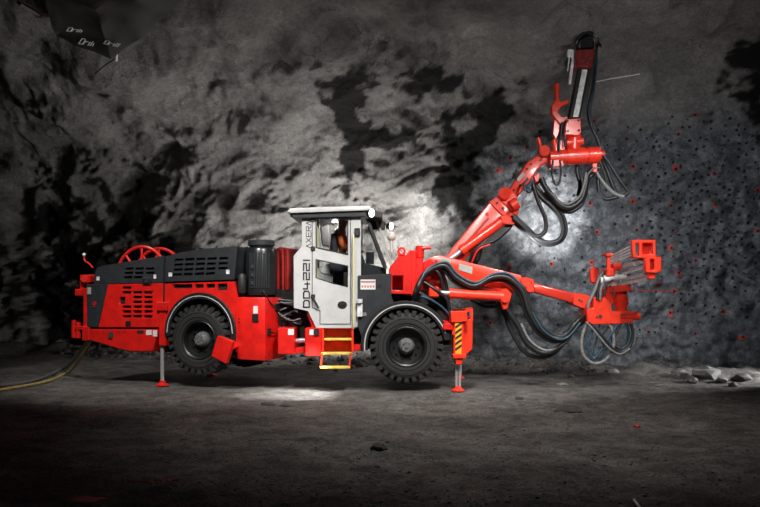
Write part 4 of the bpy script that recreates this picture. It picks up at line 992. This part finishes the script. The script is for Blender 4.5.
# hoses along the raised boom
for k, (r, m) in enumerate(((0.036, HOSE), (0.03, HOSE), (0.024, HOSE))):
    hose([(470+3*k, 268-2*k, YU), (472+4*k, 256, YU-.1), (480+2*k, 246-2*k, YU-.15), (495, 240-2.4*k, YU-.1), (508, 229-2*k, YU-.1), (513, 221, YU-.05)], r, m)
hose([(472, 262, YU-.2), (478, 250, YU-.25), (490, 244, YU-.2)], 0.018, RED)
big = [(541, 178), (545, 187), (552, 196), (560, 204.6), (569.5, 207.4), (580, 200.6), (585, 188), (587, 176), (593, 169), (599, 168)]
hose(big, 0.052, HOSE, YU-.2)
hose([(x+.6, y+4.2) for x, y in big[1:-1]], 0.040, HOSE, YU-.12)
hose([(x-1, y-3.6) for x, y in big[2:8]], 0.020, HOSEG, YU-.24)
lb = [(512, 215), (519, 221), (527, 228), (537, 238), (548, 242.5), (559, 240), (563, 230), (560, 217), (552, 207), (543, 199), (535, 189), (532, 182)]
hose(lb, 0.042, HOSE, YU-.2)
hose([(510, 219), (518, 226), (528, 234), (538, 242), (549, 245), (561, 241), (566, 230), (563, 216), (554, 204), (544, 195), (536, 186)], 0.034, HOSE, YU-.1)
lc = [(513, 218), (521, 225), (531, 234), (539, 236), (545.5, 230), (545, 218), (540, 206), (536, 195), (533, 185)]
hose(lc, 0.036, HOSE, YU-.25)
hose([(533, 180), (530, 184), (527, 189), (529, 192), (533, 188)], 0.03, HOSEB, YU-.2)
hose([(528, 178), (524, 184), (525, 190), (530, 189)], 0.022, HOSEB, YU-.22)
hose([(553, 160), (552, 173), (555, 184), (559, 183), (561, 172), (560, 160)], 0.019, HOSE, YU-.12)
hose([(577, 160), (577, 172), (580, 184), (578, 196)], 0.036, HOSE, YU+.1)
hose([(599, 168), (598, 180), (599, 191), (605, 199), (613, 198), (618, 197)], 0.034, HOSE, YU-.1)
hose([(595, 165), (598, 175), (606.5, 186), (616, 194), (624, 196.4)], 0.028, HOSEG, YU-.15)
hose([(603, 155), (609, 163), (617, 176), (624, 186), (628, 192), (624, 196)], 0.03, HOSE, YU-.1)
hose([(601, 158), (606, 168), (612, 184), (618, 196)], 0.034, HOSE, YU)
hose([(600, 162), (604, 172), (607, 184), (614, 193)], 0.022, HOSE, YU-.05)
hose([(594, 50), (595, 66), (592, 90), (588, 110), (590, 124), (596, 134), (599, 146), (604, 156)], 0.024, HOSE, YU+.05)
hose([(596, 48), (597, 62), (594, 92), (590.6, 112), (594, 128), (600, 142), (606, 156)], 0.016, HOSEB, YU)
hose([(588, 112), (592, 128), (597, 138), (601, 150)], 0.032, HOSE, YU-.02)
hose([(562, 122), (561, 134), (559, 146), (560, 158)], 0.022, HOSE, YU-.1)
hose([(566, 120), (564, 132), (565, 146)], 0.018, HOSE, YU-.15)
MB().rect(FF, 592.6, 163, 597.4, 172, YU-.25, YU-.1, .01).build('hose_clamp', RED2, rig)
# loops under the lower head
L = YB-.15
hose([(590, 322), (585, 328), (581.6, 340), (583, 354), (592, 363), (603, 361.6), (611, 353), (614, 342), (612, 330), (608, 323)], 0.028, HOSEG, L)
hose([(588, 323), (594, 328), (604, 339), (612.6, 349), (622, 351.6), (630.4, 345), (633, 334), (631, 324)], 0.03, HOSE, L-.08)
hose([(586, 322), (592, 328), (601, 339), (610, 349), (620, 354), (630, 348.6)], 0.018, HOSEG, L-.1)
hose([(596, 323), (591, 335), (587.6, 348), (593, 358.6), (600, 351.6), (608, 339), (614, 330), (618, 324)], 0.02, HOSEB, L-.02)
hose([(600, 323), (597, 338), (594, 350), (597, 358), (606, 350), (611, 340)], 0.016, HOSEB, L+.05)
hose([(612, 323), (606, 330), (602, 338), (605, 346), (611, 341), (614, 332)], 0.02, HOSE, L+.08)
hose([(621, 323), (616, 333), (614, 344), (620, 350), (627, 344), (629, 333), (626, 323)], 0.024, HOSE, L+.03)
hose([(625, 323), (629.6, 333), (628, 344), (622, 348.6)], 0.018, HOSEB, L)
hose([(628, 322), (634, 332), (633, 344), (625, 352)], 0.018, HOSEG, L+.06)
hose([(585, 318), (578, 313), (570, 309), (567, 304), (570, 300.6), (577, 303)], 0.018, HOSEG, YB+.2)
hose([(593, 318), (588, 306), (594, 292), (599, 279), (604, 272), (609, 270)], 0.024, HOSEG, .35)
hose([(597, 300), (599, 288), (603, 276), (608, 268)], 0.024, HOSE, .3)
hose([(600, 300), (601, 288), (606, 278), (612, 272)], 0.02, HOSEG, .25)
hose([(596, 302), (596, 286), (601, 275), (606, 266), (612, 266)], 0.018, HOSEB, .4)
hose([(604, 296), (606, 286), (612, 280), (620, 277), (630, 271)], 0.018, HOSE, .2)
hose([(618, 272), (628, 268), (638, 262), (644, 262)], 0.016, HOSEG, 0.0)
# ---------------------------------------------------------------- trailing cables at the rear (loose on the ground)
def ground_run(pts, r):
    q = []
    for px, py in pts:
        g = G(px, py); q.append(Vector((g.x, g.y, fz(g.x, g.y)+r*0.9)))
    return q
tail = RF.W(88.5, 340, 0.35)
r1 = ground_run([(61, 370), (45, 378), (25, 383.6), (0, 387.6), (-30, 391), (-60, 393)], 0.035)
mb = MB().tube([tail, tail.lerp(r1[0], .3)+Vector((0, 0, -.06)), tail.lerp(r1[0], .7)+Vector((0, 0, -.09))] + r1, 0.036, 10, 0.08)
tag(mb.build('power_cable', CABLEG), 'thick dark grey supply cable trailing from the rear of the red rig across the floor', 'cable')
tail2 = RF.W(90.5, 341, 0.25)
r2 = ground_run([(64, 373.4), (50, 381), (28, 386.4), (0, 391), (-30, 394), (-60, 396)], 0.03)
mb = MB().tube([tail2, tail2.lerp(r2[0], .35)+Vector((0, 0, -.08)), tail2.lerp(r2[0], .7)+Vector((0, 0, -.10))] + r2, 0.026, 10, 0.08)
tag(mb.build('water_hose', CABLEY), 'thin yellow hose trailing beside the grey cable from the rear of the rig', 'hose')

# ---------------------------------------------------------------- the operator in the cab
def skinned(name, verts, edges, m, parent=None, sub=2):
    me = bpy.data.meshes.new(name); me.from_pydata([v[0] for v in verts], edges, [])
    o = bpy.data.objects.new(name, me); COL.objects.link(o)
    md = o.modifiers.new('skin', 'SKIN'); md.use_smooth_shade = True
    for i, v in enumerate(verts):
        o.data.skin_vertices[0].data[i].radius = v[1]; o.data.skin_vertices[0].data[i].use_root = (i == 0)
    o.modifiers.new('sub', 'SUBSURF').levels = sub
    o.modifiers['sub'].render_levels = sub
    dg = bpy.context.evaluated_depsgraph_get()
    nm = bpy.data.meshes.new_from_object(o.evaluated_get(dg))
    bpy.data.objects.remove(o); 
    nm.materials.clear(); nm.materials.append(m)
    for p in nm.polygons: p.use_smooth = True
    no = bpy.data.objects.new(name, nm); COL.objects.link(no); CEN[no.name] = Vector()
    if parent: no.parent = parent
    return no
hp = P(338, 262, 0.72)     # hips on the seat, facing +x
def rel(x, y, z): return tuple(hp + Vector((x, y, z)))
V = [(rel(0, 0, .08), (.15, .13)), (rel(.0, 0, .25), (.14, .11)), (rel(.03, 0, .42), (.16, .11)), (rel(.05, 0, .53), (.10, .08)), (rel(.065, 0, .60), (.055, .055)), (rel(.09, 0, .68), (.085, .095)), (rel(.10, 0, .77), (.085, .10))]
E = [(0, 1), (1, 2), (2, 3), (3, 4), (4, 5), (5, 6)]
def limb(par, pts):
    last = par
    for p, r in pts:
        V.append((rel(*p), (r, r))); E.append((last, len(V)-1)); last = len(V)-1
    return last
for sy in (-1, 1):
    h = limb(3, [((.05, .17*sy, .50), .07), ((.10, .24*sy, .26), .052), ((.30, .20*sy, .20), .040), ((.36, .19*sy, .205), .03), ((.40, .19*sy, .20), .032)])
    for k in range(4): limb(h, [((.44, (.165+.016*k)*sy, .195), .010), ((.465, (.165+.016*k)*sy, .175), .009), ((.46, (.165+.016*k)*sy, .155), .008)])
    limb(h, [((.415, .155*sy, .185), .010), ((.435, .145*sy, .175), .009)])
    limb(0, [((.05, .10*sy, .06), .095), ((.40, .12*sy, .08), .072), ((.43, .12*sy, -.25), .052), ((.42, .12*sy, -.36), .045), ((.54, .12*sy, -.39), .038)])
person = skinned('person', V, E, SKIN)
tag(person, 'person in dark cap and orange vest seated inside the white cab', 'person')
vv = [(rel(.0, 0, .10), (.165, .145)), (rel(.0, 0, .25), (.155, .125)), (rel(.03, 0, .42), (.175, .125)), (rel(.05, 0, .52), (.12, .10))]
skinned('vest', vv, [(0, 1), (1, 2), (2, 3)], ORANGE, person)
for sy in (-1, 1):
    skinned('sleeve', [(rel(.05, .17*sy, .50), (.082, .082)), (rel(.10, .24*sy, .26), (.064, .064)), (rel(.27, .207*sy, .21), (.052, .052))], [(0, 1), (1, 2)], ORANGE if sy < 0 else NAVY, person)
    skinned('trouser_leg', [(rel(.0, .09*sy, .06), (.115, .115)), (rel(.40, .12*sy, .08), (.085, .085)), (rel(.43, .12*sy, -.25), (.066, .066)), (rel(.42, .12*sy, -.33), (.06, .06))], [(0, 1), (1, 2), (2, 3)], NAVY, person)
hc = Vector(rel(.095, 0, .77))
MB().sphere(hc+Vector((-.01, 0, .045)), 0.125, (1.0, .92, .72), sub=3).box(hc+Vector((.13, 0, .04)), (.10, .16, .015), None, .005).build('cap', NAVY, None).parent = person
MB().sphere(hc+Vector((.105, 0, -.05)), 0.02, (1.2, .8, 1.2)).build('nose', SKIN, None).parent = person
for sy in (-1, 1): MB().sphere(hc+Vector((-.005, .098*sy, -.05)), 0.025, (.8, .4, 1.2)).build('ear', SKIN, None).parent = person

# ---------------------------------------------------------------- things on the floor and under the roof
def rock_mesh(c, r, sc, seed, sub=2):
    tb = bmesh.new(); bmesh.ops.create_icosphere(tb, subdivisions=sub, radius=r)
    o = Vector((seed*3.7, seed*1.3, seed*7.1))
    for v in tb.verts:
        d = v.co.normalized()
        k = 1 + 0.45*noise.noise(d*1.4+o) + 0.22*noise.noise(d*3.3+o)
        v.co = Vector((v.co.x*sc[0]*k, v.co.y*sc[1]*k, v.co.z*sc[2]*k)) + Vector(c)
    return tb
def rock(px, py, r, label, m, sc=(1, 1, .7), group=None, lift=0.0):
    g = G(px, py); z = fz(g.x, g.y)
    mb = MB(); mb.add(rock_mesh((g.x, g.y, z+r*sc[2]*0.45+lift), r, sc, px*0.37+py))
    return tag(mb.build('rock', m, smooth=0), label, 'rock', group)
gp = 'broken rocks at the foot of the drilled wall'
rock(706, 379.5, 0.24, 'largest pale broken rock on the floor below the drilled face', ROCKP, (1.25, .8, .7), gp)
rock(692, 381.5, 0.11, 'pale rock just left of the largest rock below the drilled face', ROCKP, (1, 1, .8), gp)
rock(722, 381.5, 0.09, 'pale rock just right of the largest rock below the drilled face', ROCKP, (1.2, 1, .7), gp)
rock(679, 378, 0.12, 'grey rock second to the left of the largest pale rock', ROCKP, (1.3, 1, .6), gp)
rock(742, 380, 0.14, 'dark lump right of the pale rock pile, near the frame edge', ROCKD, (1.5, 1, .6), gp)
rock(612, 377, 0.10, 'grey stone on the floor below the hanging hose loops', ROCKP, (1.4, 1, .6), gp)
rock(562, 384, 0.07, 'small grey stone on the floor left of the hose loops', ROCKP, (1.5, 1, .5))
rock(733, 385, 0.07, 'small pale stone in the lit strip of floor on the right', ROCKP, (1.2, 1, .7))
rock(659, 386, 0.06, 'small pale stone at the left end of the lit strip of floor', ROCKP, (1.5, 1, .5))
rock(569, 411, 0.10, 'flat black stone on the open floor right of the front jack', ROCKD, (2.0, 1.0, .35))
rock(519, 398, 0.05, 'small dark stone on the floor between front jack and black flat stone', ROCKD, (1.3, 1, .7))
rock(268, 403, 0.07, 'small black stone on the floor in front of the red cabinet', ROCKD, (1.6, 1, .5))
rock(288, 404.5, 0.06, 'small black stone lying right of another, below the cab door', ROCKD, (1.8, 1, .4))
rock(378, 451, 0.07, 'dark stone on the floor in front of the front wheel', ROCKD, (1.3, 1, .6))
rock(100, 497, 0.06, 'wet grey stone at the edge of the puddle, bottom left', ROCKP, (1, 1, .8))
g = G(637, 426)
tag(MB().add(rock_mesh((g.x, g.y, fz(g.x, g.y)+.012), 0.035, (1.3, 1, .5), 5)).build('paint_chip', RED, smooth=0), 'small bright red chip lying alone on the floor on the right', 'debris')
a_, b_ = G(634, 492), G(646, 512)
tag(MB().cyl(Vector((a_.x, a_.y, fz(a_.x, a_.y)+.018)), Vector((b_.x, b_.y, fz(b_.x, b_.y)+.018)), 0.012, n=8).build('steel_rod', STEEL), 'thin bright steel rod on the floor at the bottom edge', 'rod')
# loose muck along the foot of the wall: nobody could count it
mb = MB(); rr = random.Random(5)
for k in range(900):
    x = rr.uniform(-8.5, 7.0); yb = wall_base(x) - 0.15
    yy = yb - 0.1 - abs(rr.gauss(0.15, 0.55)); r = rr.choice((0.03, 0.04, 0.05, 0.07, 0.1))
    if x > 1.5: r *= 0.6
    if 4.6 < x < 7.2 and yy < yb-0.35: continue
    mb.add(rock_mesh((x, yy, fz(x, yy)+r*.35), r, (1.1, 1, .8), k*.77, 1))
tag(mb.build('rubble', mat('rubble_stone', (0.06, 0.057, 0.055), 0.9, var=0.5, vscale=4), smooth=0), 'loose grey rubble heaped along the foot of the rock wall', 'rubble', kind='stuff')
mb = MB()
for k in range(2600):
    px = rr.uniform(-10, 770); py = 372+130*rr.random()**1.3
    g = G(px, py); r = rr.choice((0.005, 0.006, 0.008, 0.008, 0.010, 0.013, 0.013, 0.018 if k % 5 == 0 else 0.009))
    if -6 < g.x < 2.2 and -.3 < g.y < 2.4: continue
    mb.add(rock_mesh((g.x, g.y, fz(g.x, g.y)+r*.3), r, (1.3, 1, .6), k*.77, 1))
tag(mb.build('gravel', mat('gravel_stone', (0.20, 0.19, 0.18), 0.85, var=0.6, vscale=2), smooth=0), 'loose gravel scattered over the tunnel floor', 'gravel', kind='stuff')
# puddles
def puddle(px, py, rx, ry, z, seed, label, m):
    g = G(px, py); tb = bmesh.new(); vs = []
    for i in range(48):
        t = 2*PI*i/48; k = 1+0.45*noise.noise(Vector((math.cos(t)*1.6+seed, math.sin(t)*1.6, seed)))
        vs.append(tb.verts.new(Vector((g.x+rx*k*math.cos(t), g.y+ry*k*math.sin(t), z))))
    tb.faces.new(vs)
    tag(MB().add(tb).build('puddle', m, smooth=0), label, 'puddle')
WATER = mat('puddle_water', (0.006, 0.006, 0.006), 0.2, spec=0.15, bump=0.4, bscale=9)
WET = mat('wet_mud', (0.03, 0.028, 0.026), 0.28, bump=0.3, bscale=20)
puddle(152, 476, 0.24, 0.06, -0.034, 3, 'dark puddle at bottom left with a faint red reflection', WATER)
puddle(80, 495, 0.20, 0.08, -0.034, 6, 'small black puddle in the bottom left corner', WATER)
# black printed sheet under the roof, top left
def on_roof(px, py, dist): 
    d = Vector(((px-CX)/F, 1, -(py-CY)/F)); return CAM + d*dist
R0 = 17.0
def W2(px, py, dd=0.0):
    p, n = hit_wall(px, py); d = (p-CAM); L_ = d.length
    return CAM + d*((L_-0.55-dd)/L_)
vs = {k: W2(*v) for k, v in {'a': (40, -14), 'b': (55, 38), 'c': (112, 58), 'd': (150, 31, .25), 'e': (188, -4), 'f': (96, 8, .5), 'g': (140, -8, .2), 'h': (72, 24, .4)}.items()}
tb = bmesh.new(); bv = {k: tb.verts.new(v) for k, v in vs.items()}
for f in ('abh', 'hbc', 'hcf', 'fcd', 'fdg', 'gde', 'ahf', 'afg'): tb.faces.new([bv[k] for k in f])
bmesh.ops.subdivide_edges(tb, edges=tb.edges[:], cuts=5, use_grid_fill=True)
for v in tb.verts: v.co += Vector((0, -.06, -.06))*noise.noise(v.co*2.2)*1.6
bmesh.ops.solidify(tb, geom=tb.faces[:], thickness=0.01)
sheet = MB().add(tb).build('plastic_sheet', TARP, smooth=40)
tag(sheet, 'black plastic sheet with white printing hanging under the roof, top left', 'sheet')
sb = BVHTree.FromObject(sheet, bpy.context.evaluated_depsgraph_get())
for (px, py, ang) in ((67, 29.5, -14), (79, 42.5, -16), (104, 42, -14)):
    d = Vector(((px-CX)/F, 1, -(py-CY)/F)).normalized()
    h = sb.ray_cast(CAM - sheet.location, d)
    p = (h[0]+sheet.location) if h[0] else W2(px, py)
    n = h[1] if h[0] else -d
    if n.dot(d) > 0: n = -n
    a_ = math.radians(ang); ex = Vector((math.cos(a_), 0, math.sin(a_))); ex = (ex-n*ex.dot(n)).normalized(); ez = n.cross(ex); ez = ez if ez.z > 0 else -ez
    mb = MB(); lettering(mb, 'Drıll', p+n*0.03, ex*0.07, ez*0.17+ex*0.11, 0.016, 0.22, n, {'l': .35, 'ı': .35})
    mb.build('printing', PRINT, sheet, label='white slanted printing')
q = [W2(95, 74, -.2), W2(104, 66, -.15), W2(113, 60, -.1), W2(118, 56, 0)]
rp = tag(MB().tube(q, 0.012, 6).build('rope', HOSE), 'thin dark rope hanging from the corner of the black sheet', 'rope')
MB().cyl(W2(116.5, 54, .05), W2(116, 60.5, .05), 0.03, n=10).build('tag', LABELW, rp, label='pale tag on the rope')
tag(MB().bar(W2(19, 3), W2(38, 14), 0.09, 0.05).build('timber', WOODM), 'brown timber batten under the roof at the far top left', 'timber')
q = [W2(594, 82, -.3), W2(610, 79, -.3), W2(625, 76.5, -.3), W2(640, 74, -.3)]
tag(MB().tube(q, 0.007, 6).build('wire', LABELW), 'thin pale wire stretched along the roof right of the raised feed', 'wire')

# ================================================================== LIGHT
def light(name, kind, loc, target, energy, color=(1, 1, 1), size=0.5, angle=60, blend=0.8, shape=None, sy=None, spread=None):
    l = bpy.data.lights.new(name, kind); l.energy = energy; l.color = color
    if kind == 'AREA':
        l.size = size
        if sy: l.shape = 'RECTANGLE'; l.size_y = sy
        if spread: l.spread = math.radians(spread)
    elif kind == 'SPOT':
        l.shadow_soft_size = size; l.spot_size = math.radians(angle); l.spot_blend = blend
    else: l.shadow_soft_size = size
    o = bpy.data.objects.new(name, l); COL.objects.link(o); o.location = loc
    d = Vector(target)-Vector(loc); o.rotation_euler = d.to_track_quat('-Z', 'Y').to_euler()
    return o
light('key_spot', 'SPOT', (0.8, -5.2, 6.3), (0.3, 0.2, 1.3), 2600, (1, .97, .93), 0.5, 56, 0.8)
light('rear_spot', 'SPOT', (-3.4, -4.6, 6.2), (-3.2, 0.7, 1.3), 1950, (1, .97, .93), 0.4, 56, 0.9)
light('boom_spot', 'SPOT', (4.6, -5.0, 5.8), (3.4, 0.6, 2.2), 1750, (1, .97, .94), 0.4, 52, 0.9)
light('floor_pool', 'SPOT', (1.2, -3.0, 6.6), (1.2, -2.4, 0), 1200, (1, .96, .92), 0.3, 84, 1.0)
light('wall_wash', 'AREA', (-0.3, 4.0, 1.1), (-1.4, 6.0, 3.6), 340, (1, .96, .92), 0.9, sy=0.4)
light('wall_wash_left', 'AREA', (-3.0, 4.9, 1.2), (-3.9, 7.0, 4.0), 58, (1, .96, .92), 0.8, sy=0.4)
light('cab_lamp', 'SPOT', P(408, 226, 3.0), P(432, 214, 5.2), 760, (1, .98, .95), 0.05, 50, 1.0)
light('boom_lamp', 'SPOT', P(535, 250, 1.9), P(550, 212, 4.2), 1350, (1, .98, .94), 0.06, 60, 1.0)
light('face_wash', 'SPOT', (2.4, 1.0, 2.2), (5.6, 3.6, 2.6), 420, (.93, .97, 1), 0.15, 100, 1.0)
light('roof_wash', 'SPOT', (4.0, -4.2, 2.4), (4.3, 1.6, 6.6), 620, (1, .97, .95), 0.3, 62, 1.0)
light('face_front', 'SPOT', (5.6, -3.6, 5.6), (5.8, 3.4, 3.0), 520, (.94, .97, 1), 0.3, 60, 1.0)
light('head_fill', 'SPOT', (2.2, -6.5, 3.2), (3.75, -0.2, 1.7), 650, (1, .97, .94), 0.3, 28, 0.9)
light('rear_floor', 'SPOT', (-5.6, 0.5, 6.0), (-6.0, 2.2, 0), 420, (1, .96, .92), 0.3, 75, 1.0)
light('wall_fill', 'SPOT', (-1.5, -4.0, 5.6), (-0.6, 6.0, 4.4), 150, (1, .97, .95), 0.4, 62, 1.0)
light('step_lamp', 'SPOT', P(322, 322, -0.30), G(298, 393), 420, (1, 1, 1), 0.03, 75, 1.0)
light('floor_lamp_right', 'SPOT', (8.5, 1.6, 0.9), G(715, 381), 700, (1, 1, 1), 0.1, 60, 1.0)
light('cab_interior', 'POINT', P(335, 224, 0.9), P(335, 300, .9), 5, (1, .98, .95), 0.05)
w = bpy.data.worlds.new('cavern'); S.world = w; w.use_nodes = True
w.node_tree.nodes['Background'].inputs['Color'].default_value = (0.55, 0.6, 0.7, 1)
w.node_tree.nodes['Background'].inputs['Strength'].default_value = 0.012

# ================================================================== CAMERA
cd = bpy.data.cameras.new('camera'); cd.sensor_width = 36; cd.lens = F/760*36; cd.shift_y = (CY-253.5)/760
co = bpy.data.objects.new('camera', cd); COL.objects.link(co); co.location = CAM; co.rotation_euler = (PI/2, 0, 0); S.camera = co
cd.clip_end = 200
S.view_settings.view_transform = 'Standard'; S.view_settings.look = 'None'; S.view_settings.exposure = 0
S.cycles.use_denoising = True
